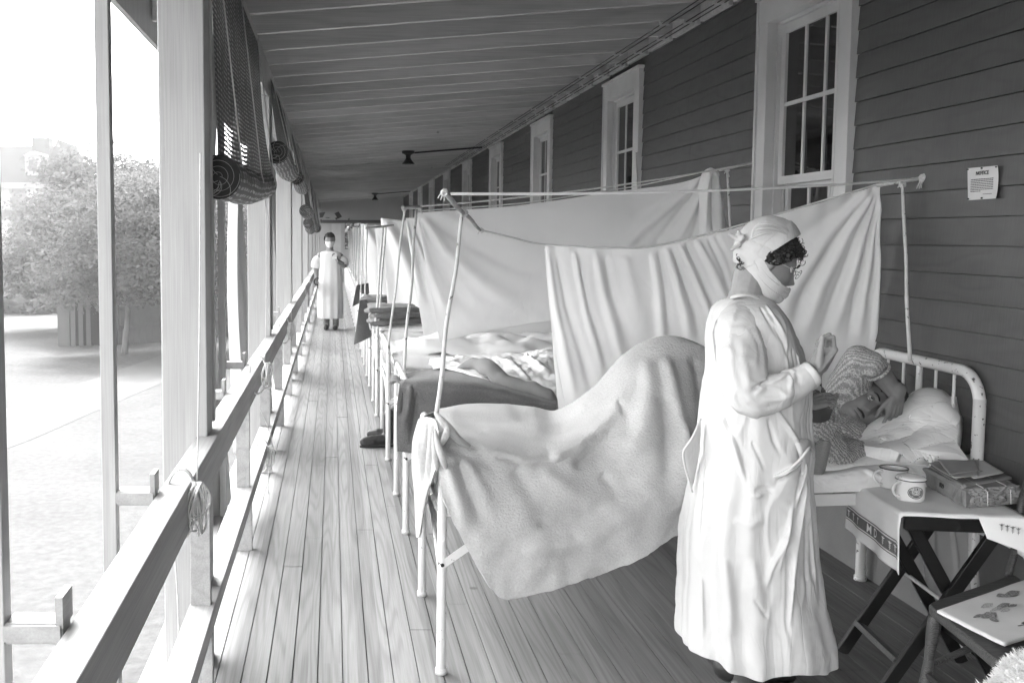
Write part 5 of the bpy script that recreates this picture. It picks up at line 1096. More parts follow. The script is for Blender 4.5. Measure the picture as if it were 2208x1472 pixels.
# spectacles
m = MB(); R3 = HN.M/np.linalg.norm(HN.M[0])
for s in (-1, 1): m.tube([HN.w(s*.034+.021*math.cos(a), .104, .008+.017*math.sin(a)) for a in np.linspace(0, 2*math.pi, 24, endpoint=False)], .0013, 6, closed=True); m.tube([HN.w(s*.055, .102, .012), HN.w(s*.078, .02, .006)], .0011, 6)
m.tube([HN.w(-.013, .104, .010), HN.w(0, .112, .013), HN.w(.013, .104, .010)], .0013, 6); m.build('spectacles', 'wire_metal', nurse, smooth=True)
for dy, dx in ((-.10, .0), (.10, .03)):
    m = MB(); capsule(m, (xb+dx-.04, YN+dy, .05), (xb+dx+.05, YN+dy-.01, .04), .048, .045); capsule(m, (xb+dx+.05, YN+dy-.01, .04), (xb+dx+.17, YN+dy-.02, .035), .045, .032); capsule(m, (xb+dx-.02, YN+dy, .06), (xb+dx-.01, YN+dy, .14), .05, .046)
    V, Fc = fuse(m, .008, 3); V[:, 2] = np.maximum(V[:, 2], .003); fold_mesh(V, Fc, 'shoe', 'leather', nurse)
# thermometer cord held in her fist
m = MB(); m.tube([at(1770, 808, 3.15), at(1770, 832, 3.15)], .0028, 6); m.tube([at(1770, 803, 3.12), at(1772, 745, 3.12)], .0025, 6); tag(m.build('thermometer', 'black_iron'), 'thin dark thermometer hanging from the raised fist of the nurse', 'thermometer')
m = MB(); rows = [[(1742,846,3.62),(1755,830,3.64),(1766,826,3.66),(1771,836,3.68)], [(1741,850,3.60),(1754,840,3.62),(1765,841,3.64),(1769,846,3.66)]]; m.grid(pxgrid(rows, 12, 6)); tag(m.build('chart_slip', 'paper', solid=.001), 'small bright slip of paper between the nurse and the patient', 'paper')
# ---------------- patient
pc = at(1870, 870, 4.06); HPt = Head(pc, (-.25, -.96, .02), (.86, -.18, .52), 1.02)
b = MB(); HPt.add(b)
chain(b, [HPt.w(0, -.02, -.06), at(1818, 918, 4.07), at(1800, 930, 4.07)], [.056, .056, .07])
chain(b, [at(1830,975,3.95), at(1800, 945, 4.08), at(1795,900,4.2)], [.05, .07, .07]); chain(b, [at(1795,955,4.05), at(1700,975,4.0), at(1560,985,4.0)], [.13, .10, .10]); chain(b, [at(1795,980,3.94), at(1700,985,3.92)], [.06, .08])
# legs under the blanket, knees raised
for dy in (-.09, .09): chain(b, [at(1560,980,4.02+dy), at(1445,840,4.03+dy), at(1300,960,4.03+dy), at(1230,965,4.03+dy)], [.07, .05, .035, .03])
es_, ee, ew_ = at(1805,890,4.16), at(1853,774,4.02), at(1932,848,3.93)
chain(b, [es_, ee, at(1893,798,3.955), ew_], [.055, .05, .042, .030])
hand(b, at(1936,853,3.915), (-.12, .10, -.98), (-.25, 1, .0), side=-1, curl=(.25, .22, .28, .35), thumb=(1.0, .3), s=.90, spread=.17, wrist_r=.030)
# near arm bent up, hand beside the nurse
chain(b, [at(1835,985,3.86), at(1790,985,3.81), at(1758,925,3.78), at(1772,885,3.75)], [.06, .055, .045, .032])
hand(b, at(1772,888,3.74), (-.10, -.05, 1), (-.6, .5, .1), side=-1, curl=(.9, 1.0, 1.1, 1.1), thumb=(.4, .5), s=.85, wrist_r=.034)
V, Fc = fuse(b, .0031, 2); pat = fold_mesh(V, Fc, 'person', 'skin_dark', None); tag(pat, 'patient in knitted sweater lying in the nearest bed, one hand on his forehead', 'patient')
eyes(HPt, pat)
m = MB(); m.tube([HPt.w(x, .101-abs(x)*.45, -.050+.003*math.cos(x*90)) for x in np.linspace(-.026, .026, 11)], [.001, .003, .0045, .005, .005, .0042, .005, .005, .0045, .003, .001], 6); m.build('moustache', 'hair', pat, smooth=True)
m = MB(); m.tube([HPt.w(x, .0985-abs(x)*.5, -.066) for x in np.linspace(-.022, .022, 9)], [.001, .002, .003, .003, .003, .003, .003, .002, .001], 6); m.build('mouth', 'lip', pat, smooth=True)
m = HPt.shell(lambda a, l: (l[2] > .052-.5*max(0, l[1]-.06)+.10*max(0, l[1]) and not (l[1] > .07 and l[2] < .085)) or (l[1] < -.02 and l[2] > -.04), lambda L: .009+.026*np.clip((L[..., 2]-.06)/.05, 0, 1), noiseamp=.006, nscale=70); m.build('hair', 'hair', pat, smooth=True, solid=.004, solid_off=0)
# sweater
s = MB(); chain(s, [at(1835,985,3.92), at(1795, 950, 4.08), at(1792,900,4.2)], [.065, .085, .085]); chain(s, [at(1800,958,4.05), at(1740,965,4.0), at(1660,965,3.98)], [.145, .150, .15]); chain(s, [at(1830,985,3.90), at(1760,985,3.88)], [.075, .09])
chain(s, [es_, at(1832,828,4.08), at(1852,776,4.0), at(1882,788,3.96)], [.082, .082, .062, .052]); chain(s, [at(1835,985,3.86), at(1795,988,3.79), at(1762,930,3.77), at(1768,905,3.755)], [.075, .072, .06, .046])
chain(s, [at(1790,985,3.86), at(1855,995,3.84)], [.07, .045])
V, Fc = fuse(s, .006, 5); V = np.array(V); rr = np.array([mnoise.fractal(Vector(v)*16, 1.0, 2.0, 3) for v in V]); V[:, 1] -= rr*.010; V[:, 2] += rr*.004
sw = fold_mesh(V, Fc, 'sweater', 'knit', pat)
m = MB(); m.tube(bez([at(1806,850,3.80), at(1797,862,3.72), at(1802,885,3.70), at(1806,905,3.72), at(1795,925,3.72)], 20), [.006, .010, .011, .014, .010]*4, 8); m.tube(bez([at(1740,902,3.74), at(1765,912,3.70), at(1795,905,3.70)], 14), .010, 8); o = m.build('cuff', 'knit', smooth=True); o.parent = sw; fix(o)
m = MB(); m.tube([ew_.lerp(at(1890,796,3.955), .90)+Vector((math.cos(a)*.046*.7, -math.sin(a)*.050, math.cos(a)*.046*.7)) for a in np.linspace(0, 2*math.pi, 24, endpoint=False)], .006, 8, closed=True); o = m.build('cuff', 'knit', smooth=True); o.parent = sw; fix(o)
m = MB(); m.tube(bez([at(1803,893,4.0), at(1812,918,3.93), at(1838,940,3.90), at(1866,944,3.93)], 24), .012, 8); o = m.build('sweater_collar', 'knit', smooth=True); o.parent = sw; fix(o)
m = MB(); rows = [[(1733,868,3.70),(1765,878,3.67),(1792,882,3.67)], [(1735,905,3.69),(1765,912,3.66),(1785,905,3.66)]]; m.grid(pxgrid(rows, 8, 8)); tag(m.build('dark_cover', 'card_dark', solid=.012), 'dark flat case held at the chest of the patient beside the nurse', 'case')
m = MB(); rows = [[(1745,985,3.74),(1765,960,3.70),(1782,950,3.68),(1786,958,3.70)], [(1742,1002,3.70),(1760,1000,3.67),(1775,990,3.66),(1780,985,3.68)], [(1742,1022,3.68),(1755,1024,3.66),(1770,1020,3.66),(1774,1010,3.68)]]; m.grid(pxgrid(rows, 20, 20)); tag(m.build('blanket_corner', 'wool_grey', smooth=True, solid=.01), 'grey turned back blanket corner between the nurse and the sweater', 'blanket')
# ---------------- walking nurse in the distance
YW = 16.9; hd2c = at(711, 518, YW); HW = Head(hd2c, (.06, -1, -.12), (0, -.1, 1), 1.0)
b = MB(); HW.add(b); chain(b, [HW.w(0, -.02, -.06), at(712, 543, YW)], [.055, .06]); chain(b, [at(703, 553, YW), at(722, 553, YW)], [.055, .055]); chain(b, [at(712, 555, YW), at(712, 620, YW)], [.13, .14])
for px_, dx in ((704, 0), (724, 0)): chain(b, [at(px_+2, 620, YW), at(px_, 665, YW), at(px_, 700, YW)], [.09, .06, .045]); chain(b, [at(px_, 703, YW), at(px_-2, 706, YW-.14)], [.045, .035])
chain(b, [at(690, 552, YW), at(681, 580, YW), at(683, 602, YW-.03)], [.055, .045, .032]); hand(b, at(683, 604, YW-.03), (0, 0, -1), (1, 0, 0), side=1, curl=(.5, .6, .6, .7), s=.95)
chain(b, [at(734, 553, YW), at(742, 572, YW-.06), at(728, 562, YW-.24)], [.055, .045, .032]); hand(b, at(727, 560, YW-.26), (-.5, -.1, .8), (-.6, -.7, 0), side=1, curl=(.9, .9, 1, 1), s=.95)
V, Fc = fuse(b, .009, 3); nw = fold_mesh(V, Fc, 'person', 'skin_dark', None); tag(nw, 'distant nurse in long pale gown and mask walking up the porch holding a white card', 'nurse')
GR2 = [(541,702,722,.08,0),(545,690,736,.13,0),(556,688,737,.15,0),(580,687,737,.16,0),(610,684,739,.18,0),(640,683,741,.20,0),(665,683,741,.21,0),(685,684,740,.22,0)]
P, th = rings(GR2, YW, .2, 120, 80); t = np.linspace(0, 1, 80)[:, None]; cen = P.mean(1, keepdims=True); out = P-cen; out[..., 2] = 0; out /= np.linalg.norm(out, axis=-1, keepdims=True); P = P+out*(.008*np.maximum(0, t-.1)*np.sin(th*13+1.5*np.sin(th*2)))[..., None]
m = MB(); m.grid(P, closed=True); g2 = m.build('gown', 'gown_cloth', nw, smooth=True, solid=.003)
sleeve([at(700,547,YW), at(685,562,YW), at(681,578,YW)], [.015, .085, .075], 'sleeve', g2, n=20, seg=24); sleeve([at(726,547,YW), at(739,562,YW-.02), at(742,574,YW-.08)], [.015, .085, .07], 'sleeve', g2, n=20, seg=24)
m = HW.shell(lambda a, l: l[2] < -.015 and l[1] > .0 and l[2] > -.11, .012); m.build('mask', 'gown_cloth', nw, smooth=True)
m = HW.shell(lambda a, l: l[2] > .055 or (l[1] < -.0 and l[2] > -.05), .018, noiseamp=.012, nscale=30); m.build('hair', 'hair', nw, smooth=True)
for px_ in (704, 724): m = MB(); p = at(px_, 700, YW); chain(m, [(p.x, YW+.04, .05), (p.x-.01, YW-.16, .04)], [.05, .042]); capsule(m, (p.x, YW+.02, .05), (p.x, YW+.02, .20), .052, .055); V, Fc = fuse(m, .01, 2); V[:, 2] = np.maximum(V[:, 2], .004); fold_mesh(V, Fc, 'boot', 'leather', nw)
m = MB(); p = at(722, 553, YW-.30); m.box(p.x-.045, p.x+.03, p.y, p.y+.004, p.z-.04, p.z+.05); tag(m.build('white_card', 'paper'), 'white card held up by the distant nurse', 'card')
m = MB(); p = at(684, 607, YW-.05); m.tube([p+Vector((.05*math.cos(a), 0, .06*math.sin(a))) for a in np.linspace(0, 6.28, 16, endpoint=False)], .012, 8, closed=True); tag(m.build('metal_ring', 'black_iron', smooth=True), 'dark ring shaped tool in the lowered hand of the distant nurse', 'tool')
# ================================================================= bedside table
ZT = .655
TL = [atz(1838,1040,ZT), atz(1946,1106,ZT), atz(2206,1116,ZT), atz(2100,1044,ZT)]   # back-left, front-left, front-right, back-right
TL[3] = TL[0]+(TL[2]-TL[1])
tb = empty('folding_table', (TL[1].x, TL[1].y, 0), 'small black folding table with crossed legs beside the head of the nearest bed', 'table')
e1 = (TL[2]-TL[1]).normalized(); e2 = (TL[0]-TL[1]).normalized(); Wt = (TL[2]-TL[1]).length; Dt = (TL[0]-TL[1]).length
def T(u, v, z): p = TL[1]+e1*u+e2*v; return Vector((p.x, p.y, z))
m = MB(); V = [T(0, 0, ZT-.012), T(Wt, 0, ZT-.012), T(Wt, Dt, ZT-.012), T(0, Dt, ZT-.012)]; m.add(V+[v+Vector((0, 0, .008)) for v in V], [(3, 2, 1, 0), (4, 5, 6, 7), (0, 1, 5, 4), (1, 2, 6, 5), (2, 3, 7, 6), (3, 0, 4, 7)]); m.build('table_top', 'black_wood', tb)
for v in (.008, Dt-.008): m = MB(); m.bar(T(.01, v, ZT-.035), T(Wt-.01, v, ZT-.035), .018, .045); m.build('apron', 'black_wood', tb, bevel=.002)
for v in (.035, Dt-.035):
    m = MB(); m.bar(T(Wt-.05, v, ZT-.04), T(-.03, v, .0), .022, .042, up=tuple(e1)); m.build('leg', 'black_wood', tb, bevel=.003)
for v in (.062, Dt-.062):
    m = MB(); m.bar(T(.05, v, ZT-.04), T(Wt+.01, v, .0), .022, .042, up=tuple(e1)); m.build('leg', 'black_wood', tb, bevel=.003)
m = MB(); m.bar(T(.03, .04, .115), T(.03, Dt-.04, .115), .045, .02, up=(.5, 0, 1)); m.build('stretcher', 'old_wood', tb, bevel=.002)
m = MB(); m.bar(T(Wt-.05, .07, .13), T(Wt-.05, Dt-.07, .13), .03, .02); m.build('stretcher', 'black_wood', tb)
m = MB(); m.tube([T(Wt*.5, .03, ZT*.49), T(Wt*.5, Dt-.03, ZT*.49)], .008, 10); m.build('pivot_rod', 'wire_metal', tb)
# towel
def tz(u, v): return ZT+.002
m = MB(); nu, nv = 90, 50; G = np.zeros((nv, nu, 3)); Lf = .205
for j in range(nv):
    v = j/(nv-1)
    for i in range(nu):
        s_ = i/(nu-1)*(Lf+Wt+.03+.12)-Lf; vv = Dt*v
        if s_ < 0:
            h = -s_; dr = (.02+.02*v)*min(1, h*5); p = T(-.008-.006*min(1, h*20)+.007*math.sin(v*15+1)*h*5-.01*h, vv+(.012*h/.2)*(v-.4), ZT+.003-h*(1.0-.10*v+.015*math.sin(v*17.0)))
        elif s_ > Wt+.01:
            h = s_-Wt-.01; p = T(Wt+.012+.01*math.sin(v*6), vv, ZT+.002-h)
        else: p = T(s_, vv, ZT+.003+.0015*math.sin(s_*40)*math.sin(v*9)+.002*mnoise.noise(Vector((s_*9, v*4, 0))))
        G[j, i] = tuple(p)
G[0, :, 2] -= .010; G[0, :, 1] -= .006
tw_base = G.copy(); m.grid(G); tw = m.build('towel', 'cotton', smooth=True, solid=.002); tag(tw, 'white towel with woven lettered border spread over the folding table', 'towel')
def flap(v, h):  # point on the left flap, h metres below the table edge
    s_ = -h; i = (s_+Lf)/(Lf+Wt+.03+.12)*(nu-1); j = v*(nv-1); i0, j0 = int(i), min(int(j), nv-2); a, c = i-i0, j-j0
    p = G[j0, i0]*(1-a)*(1-c)+G[j0, i0+1]*a*(1-c)+G[j0+1, i0]*(1-a)*c+G[j0+1, i0+1]*a*c
    return Vector(p)+Vector((-.0035, -.0035, 0))
def ribbon(h0, h1, mt, name, off=0):
    m = MB(); R = np.array([[tuple(flap(v, h)+Vector((-off, -off, 0))) for v in np.linspace(.01, .99, 60)] for h in np.linspace(h0, h1, 5)]); m.grid(R); o = m.build(name, mt, smooth=True); o.parent = tw; fix(o)
ribbon(.108, .150, 'band', 'woven_band'); ribbon(.098, .102, 'band', 'border_line'); ribbon(.155, .159, 'band', 'border_line')
def onflap(V, Fc, c_v, c_h, mt, name, k=1.0):  # V flat letters: x right, y up in metres; right on the flap = towards the camera (v falls)
    W = [flap(min(.999, max(0, c_v-x/Dt)), c_h-y)+Vector((-.0016, -.0016, 0)) for x, y in V]; m = MB(); m.add(W, Fc); o = m.build(name, mt); o.parent = tw; fix(o)
for tx, cv, sz in (('M', .52, .046), ('D', .40, .046)):
    V, Fc = text_mesh(tx, sz, (0, 0, 0), (1, 0, 0), (0, 1, 0), bold=.0006, extr=0); onflap([(p.x, p.y) for p in V], Fc, cv, .129, 'cotton', 'lettering')
def caduceus(s=1.0):
    V = []; Fc = []
    def q(*p): k = len(V); V.extend([(x*s, y*s) for x, y in p]); Fc.append(tuple(range(k, k+len(p))))
    q((-.0012, -.016), (.0012, -.016), (.0012, .014), (-.0012, .014)); q((-.014, .014), (-.001, .006), (-.001, .013)); q((.014, .014), (.001, .013), (.001, .006)); q((-.003, .014), (.003, .014), (0, .018))
    for y in (-.009, -.003, .003): q((-.007, y+.003), (-.006, y+.0012), (.007, y-.001), (.006, y+.0012))
    return V, Fc
for cv in (.86, .95, .73, .22, .12, .04):
    V, Fc = caduceus(.95); onflap(V, Fc, cv, .129, 'cotton', 'woven_emblem')
# right flap emblems (front corner of the towel)
rows = [[(2108,1112,3.29),(2150,1114,3.28),(2200,1116,3.27),(2235,1118,3.26)], [(2120,1140,3.28),(2150,1145,3.27),(2198,1155,3.26),(2235,1165,3.25)], [(2128,1160,3.28),(2160,1172,3.27),(2192,1184,3.26),(2215,1195,3.25)]]
m = MB(); m.grid(pxgrid(rows, 24, 16)); o = m.build('corner_flap', 'cotton', smooth=True, solid=.002); o.parent = tw; fix(o)
for i, px_ in enumerate((2160, 2172, 2184, 2196)):
    V, Fc = caduceus(.75); c = at(px_, 1136+i*3, 3.245); m = MB(); m.add([(c.x+x, c.y, c.z+y) for x, y in V], Fc); o = m.build('woven_emblem', 'ink_soft'); o.parent = tw; fix(o)
# mugs
def mug(px, py, r, h, lab, lid=False):
    c = atz(px, py, ZT+.007); o = empty('enamel_mug', tuple(c), lab, 'mug', 'white enamel mugs on the folding table')
    m = MB(); m.lathe([(0, .0), (r*.92, .0), (r*.97, .004), (r, .012), (r, h-.004), (r*1.03, h)] + ([] if lid else [(r*.98, h-.001), (r*.95, h-.008), (r*.94, .012), (0, .008)]), c, 48); m.build('cup', 'enamel', o, smooth=True)
    m = MB(); m.tube([c+Vector((r*1.035*math.cos(a), r*1.035*math.sin(a), h)) for a in np.linspace(0, 2*math.pi, 48, endpoint=False)], .0022, 8, closed=True); m.build('rim', 'enamel_rim', o, smooth=True)
    d = Vector((-.95, -.30, 0)).normalized() if lid else Vector((-.9, -.1, 0)).normalized()
    pts = [c+d*(r*.97)+Vector((0, 0, h*.86)), c+d*(r+.018)+Vector((0, 0, h*.88)), c+d*(r+.033)+Vector((0, 0, h*.70)), c+d*(r+.030)+Vector((0, 0, h*.42)), c+d*(r+.012)+Vector((0, 0, h*.22)), c+d*(r*.96)+Vector((0, 0, h*.20))]
    m = MB(); m.tube(bez(pts, 24), .0048, 10); m.build('handle', 'enamel', o, smooth=True)
    if lid:
        m = MB(); m.lathe([(r*1.06, h+.000), (r*1.06, h+.005), (r*.98, h+.010), (r*.7, h+.014), (r*.35, h+.017), (0, h+.018)], c, 48); l = m.build('lid', 'enamel', o, smooth=True)
        m = MB(); p = c+d*(r+.004)+Vector((0, 0, h+.008)); m.tube([p+Vector((.006*math.cos(a), 0, .006*math.sin(a))) for a in np.linspace(0, 6.28, 14, endpoint=False)], .0022, 6, closed=True); m.build('hinge', 'wire_metal', o, smooth=True)
        m = MB(); p = c-d*(r+.002)+Vector((0, 0, h-.01)); m.box(p.x-.005, p.x+.010, p.y-.004, p.y+.004, p.z-.008, p.z+.006); m.build('lid_tab', 'enamel', o)
        # oval emblem: dark ring, pale letters
        def oncup(V, Fc, mt, nm, off=.0006):
            W = []; a0 = math.atan2(-1, -.02-c.x*.0)
            for x, y in V: a = -math.pi/2-.12+x/r; W.append(c+Vector(((r+off)*math.cos(a), (r+off)*math.sin(a), h*.47+y)))
            m = MB(); m.add(W, Fc); m.build(nm, mt, o)
        def oval(a, b, a2, b2, n=60):
            V = []; Fc = []
            for i in range(n): t = 2*math.pi*i/n; V += [(a*math.cos(t), b*math.sin(t)), (a2*math.cos(t), b2*math.sin(t))]
            for i in range(n): j = (i+1) % n; Fc.append((2*i, 2*j, 2*j+1, 2*i+1))
            return V, Fc
        oncup(*oval(.027, .0215, .0246, .0192), 'enamel_rim', 'emblem_ring'); oncup(*oval(.0232, .0178, .0135, .0085), 'ink_soft', 'emblem_band', .0007); oncup(*oval(.0115, .0065, .0095, .005), 'enamel_rim', 'emblem_ring', .0008)
        for i, ch in enumerate('WHITE'):
            V, Fc = text_mesh(ch, .0100, (0, 0, 0), (1, 0, 0), (0, 1, 0), bold=.0003, extr=0); t = math.radians(130-20*i); cx_, cy_ = .0185*math.cos(t), .0133*math.sin(t); ro = t-math.pi/2
            oncup([(cx_+p.x*math.cos(ro)-p.y*math.sin(ro), cy_+p.x*math.sin(ro)+p.y*math.cos(ro)) for p in V], Fc, 'enamel', 'lettering', .0016)
        V, Fc = text_mesh('M+D', .0065, (0, 0, 0), (1, 0, 0), (0, 1, 0), bold=.0002, extr=0); oncup([(p.x, p.y) for p in V], Fc, 'enamel_rim', 'lettering', .0016)
        oncup([(-.016, -.0135), (.016, -.0135), (.013, -.0115), (-.013, -.0115)], [(0, 1, 2, 3)], 'enamel', 'emblem_stroke', .0016)
mug(1962, 1076, .046, .074, 'lidded white enamel mug with an oval emblem, at the front of the table', True)
mug(1926, 1050, .046, .074, 'open white enamel mug with a dark chipped rim, behind the lidded one')
# parcel, magazine and envelopes
pz = ZT+.006
Pc = [atz(1988,1042,pz), atz(2082,1094,pz), atz(2192,1084,pz), atz(2100,1036,pz)]
hgt = .065
m = MB(); nn = 26; G = []
for z, k in ((0, 1.0), (.012, 1.03), (hgt*.5, 1.02), (hgt-.01, 1.02), (hgt, .97)):
    ring_ = []
    for a in range(4):
        A, B = Pc[a], Pc[(a+1) % 4]
        for i in range(nn): p = A.lerp(B, i/nn); ce = (Pc[0]+Pc[2])/2; q_ = ce+(p-ce)*k; ring_.append((q_.x+.006*mnoise.noise(q_*40+Vector((z*30, 0, 0))), q_.y+.006*mnoise.noise(q_*33), pz+z+.003*mnoise.noise(q_*25+Vector((0, z*60, 0)))))
    G.append(ring_)
m.grid(np.array(G), closed=True); k = len(m.v)-4*nn; m.f.append(tuple(range(k, k+4*nn))); m.f.append(tuple(range(4*nn-1, -1, -1)))
# crumpled end of the wrapping
rg = random.Random(4); o_ = m.build('parcel', 'kraft', smooth=False); tag(o_, 'brown paper parcel with crumpled end lying on the towel', 'parcel')
m = MB(); U, V_ = np.meshgrid(np.linspace(0, 1, 40), np.linspace(0, 1, 26)); A, B = np.array(Pc[1]), np.array(Pc[2]); G = A[None, None]+(B-A)[None, None]*U[..., None]+np.array((0, -1, 0))*(.01+.018*np.sin(V_*math.pi))[..., None]+np.array((0, 0, 1))*(hgt*V_)[..., None]; G[..., 2] += .001; G += (fbm(G, 60, 3, 2.)*.012)[..., None]*np.array((.3, -1, .4)); m.grid(G); o = m.build('crumpled_end', 'kraft', smooth=False, solid=.001); o.parent = o_; fix(o)
m = MB(); m.add(*text_mesh('029', .024, (Pc[0].lerp(Pc[1], .48)+Vector((-.006, -.0055, hgt*.52))), (Pc[1]-Pc[0]), (0, 0, 1), bold=.0004)); o = m.build('number', 'card_dark'); o.parent = o_; fix(o)
m = MB()
for t_ in (.30, .75): 
    a, b_ = Pc[0].lerp(Pc[3], t_), Pc[1].lerp(Pc[2], t_)
    for e, f_ in ((a, b_),): m.tube([e+Vector((0, .0, hgt*.2)), e+Vector((0, 0, hgt+.003)), f_+Vector((0, 0, hgt+.003)), f_+Vector((0, -.03, hgt*.9)), f_+Vector((0, -.035, .01))], .0018, 6)
o = m.build('string', 'rope'); o.parent = o_; fix(o)
z1 = pz+hgt+.003
def sheetpoly(pts, z, th_, mt, name, lab, cat, curlv=0, group=None, seed=0):
    C_ = [atz(x, y, z) for x, y in pts]; G = np.zeros((14, 14, 3))
    for i in range(14):
        for j in range(14): a, c = i/13, j/13; p = C_[0]*(1-a)*(1-c)+C_[1]*(1-a)*c+C_[2]*a*c+C_[3]*a*(1-c); G[i, j] = tuple(p); G[i, j, 2] += curlv*(abs(a-.5)*2)**3*.5+curlv*c**3*.5+.0015*mnoise.noise(Vector((a*3+seed, c*3, 0)))
    m = MB(); m.grid(G); o = m.build(name, mt, smooth=True, solid=th_, solid_off=1); return tag(o, lab, cat, group)
sheetpoly([(1992,998),(2080,984),(2182,1030),(2078,1048)], z1, .009, 'kraft', 'magazine', 'worn brown covered booklet lying on the parcel', 'booklet', .004)
sheetpoly([(1998,996),(2050,984),(2120,1020),(2062,1034)], z1+.012, .002, 'paper_old', 'letter', 'crumpled open letter under the grey envelopes', 'letter', .008, seed=3)
sheetpoly([(2030,985),(2100,980),(2165,1020),(2100,1032)], z1+.018, .002, 'paper', 'letter', 'bright folded letter sticking out at right of the grey envelopes', 'letter', .004, seed=5)
sheetpoly([(2022,990),(2105,994),(2112,1014),(2048,1022)], z1+.024, .002, 'card', 'envelope', 'upper grey envelope on top of the papers', 'envelope', .002, 'grey envelopes')
sheetpoly([(2030,996),(2112,990),(2108,1026),(2056,1030)], z1+.021, .0015, 'paper_old', 'envelope', 'pale envelope directly beneath the top grey envelope', 'envelope', .002, 'grey envelopes', 2)
# ================================================================= chair with magazine
zs = .45
A_, B_ = atz(1998, 1300, zs), atz(2160, 1432, zs); C_ = atz(2300, 1335, zs); D_ = atz(2188, 1235, zs)
ch = empty('wooden_chair', ((A_.x+C_.x)/2, (A_.y+C_.y)/2, 0), 'worn dark wooden chair with curved back at the bottom right corner', 'chair')
pts = []
for P_, Q_ in ((A_, B_), (B_, C_), (C_, D_), (D_, A_)):
    for t_ in (0.06, .3, .7, .94): pts.append(P_.lerp(Q_, t_))
loop = cr(np.array([tuple(p) for p in pts+pts[:3]]), 18*4)[:16*4]
m = MB(); n = len(loop); L2 = [tuple(p) for p in loop]; ce = (A_+C_)/2
prof = [(0, .97), (-.006, 1.0), (-.026, 1.0), (-.034, .96)]
G = np.array([[((x-ce.x)*k+ce.x, (y-ce.y)*k+ce.y, zs+dz) for x, y, z in L2] for dz, k in prof]); m.grid(G, closed=True); m.f.append(tuple(range(n-1, -1, -1))); m.f.append(tuple(3*n+i for i in range(n))); m.build('seat', 'old_wood', ch, smooth=False, bevel=.002)
def leg(p, q, r0=.017, r1=.012): m = MB(); m.tube(bez([p, Vector(p).lerp(Vector(q), .3), Vector(p).lerp(Vector(q), .6), q], 14), [r0*(1+.15*math.sin(i*.9)) if i < 13 else r1 for i in range(14)], 12); m.build('leg', 'old_wood', ch, smooth=True)
la = [A_.lerp(ce, .14), B_.lerp(ce, .14), C_.lerp(ce, .14), D_.lerp(ce, .14)]; lb = [Vector((p.x+(p.x-ce.x)*.22, p.y+(p.y-ce.y)*.22, 0)) for p in la]
for p, q in zip(la, lb): leg(Vector((p.x, p.y, zs-.03)), q)
for i in range(4):
    p = la[i].lerp(lb[i], .45 if i % 2 else .5); q = la[(i+1) % 4].lerp(lb[(i+1) % 4], .45 if i % 2 else .5); m = MB(); m.tube([p, p.lerp(q, .5)+Vector((0, 0, .004)), q], [.009, .012, .009], 10); m.build('stretcher', 'old_wood', ch, smooth=True)
bk_ = bez([D_.lerp(A_, .08), D_+Vector((.02, .03, .10)), D_+Vector((.06, .06, .26)), D_.lerp(C_, .5)+Vector((.05, .08, .40)), C_+Vector((.10, .06, .26)), C_+Vector((.03, 0, 0))], 40)
m = MB(); m.tube(bk_, .0125, 12); m.build('back_bow', 'old_wood', ch, smooth=True)
for t_ in (.3, .5, .7): p = D_.lerp(C_, t_)+Vector((.01, .0, 0)); m = MB(); m.tube([p, p+Vector((.06, .06, .36))], .007, 8); m.build('spindle', 'old_wood', ch, smooth=True)
zq = zs+.006; Mc = [atz(2020,1322,zq), atz(2166,1398,zq), atz(2330,1345,zq), atz(2215,1254,zq)]
def MG(a, c, z=0): p = Mc[0]*(1-a)*(1-c)+Mc[1]*a*(1-c)+Mc[2]*a*c+Mc[3]*(1-a)*c; return Vector((p.x, p.y, p.z+z+.004*a**4+.003*mnoise.noise(Vector((a*3, c*3, 1)))))
m = MB(); m.grid(np.array([[tuple(MG(a, c, .003)) for c in np.linspace(0, 1, 24)] for a in np.linspace(0, 1, 24)])); mg = m.build('magazine', 'paper', smooth=True, solid=.007); tag(mg, 'open illustrated magazine page lying on the chair seat', 'magazine')
def mark(poly, mt, z=.0042):
    z += .0072
    m = MB(); m.add([tuple(MG(a, c, z)) for a, c in poly], [tuple(range(len(poly)))]); o = m.build('picture', mt); o.parent = mg; fix(o)
def blob(a, c, r1, r2, mt, z=.0042, ph=0): mark([(a+r1*math.cos(t)*(1+.15*math.sin(3*t+ph)), c+r2*math.sin(t)*(1+.12*math.cos(4*t+ph))) for t in np.linspace(0, 2*math.pi, 22, endpoint=False)], mt, z)
mat('ill_a', .22, .8, .8, 180); mat('ill_b', .38, .8, .6, 220)
for a, c, r1, r2, mt in ((.42, .28, .07, .075, 'ill_a'), (.36, .20, .03, .05, 'ill_a'), (.52, .26, .06, .03, 'ill_a'), (.24, .38, .05, .06, 'ill_b'), (.36, .40, .035, .06, 'ill_b'), (.34, .50, .045, .07, 'ill_a'), (.44, .46, .035, .05, 'ill_b'), (.40, .57, .03, .05, 'ill_a'), (.14, .60, .05, .04, 'ill_a'), (.18, .70, .06, .09, 'ill_a')): blob(a, c, r1, r2, mt, .0042+.0003*(a*10 % 3))
mark([(.74, .42), (.93, .46), (.88, .72), (.70, .66)], 'ink', .0044); mark([(.77, .46), (.88, .485), (.865, .56), (.76, .535)], 'ink_soft', .0050); mark([(.755, .56), (.86, .585), (.845, .66), (.74, .63)], 'ink_soft', .0050); mark([(.76, .36), (.775, .36), (.80, .44), (.785, .44)], 'ink', .0047); mark([(.92, .40), (.935, .40), (.945, .48), (.925, .48)], 'ink', .0047)
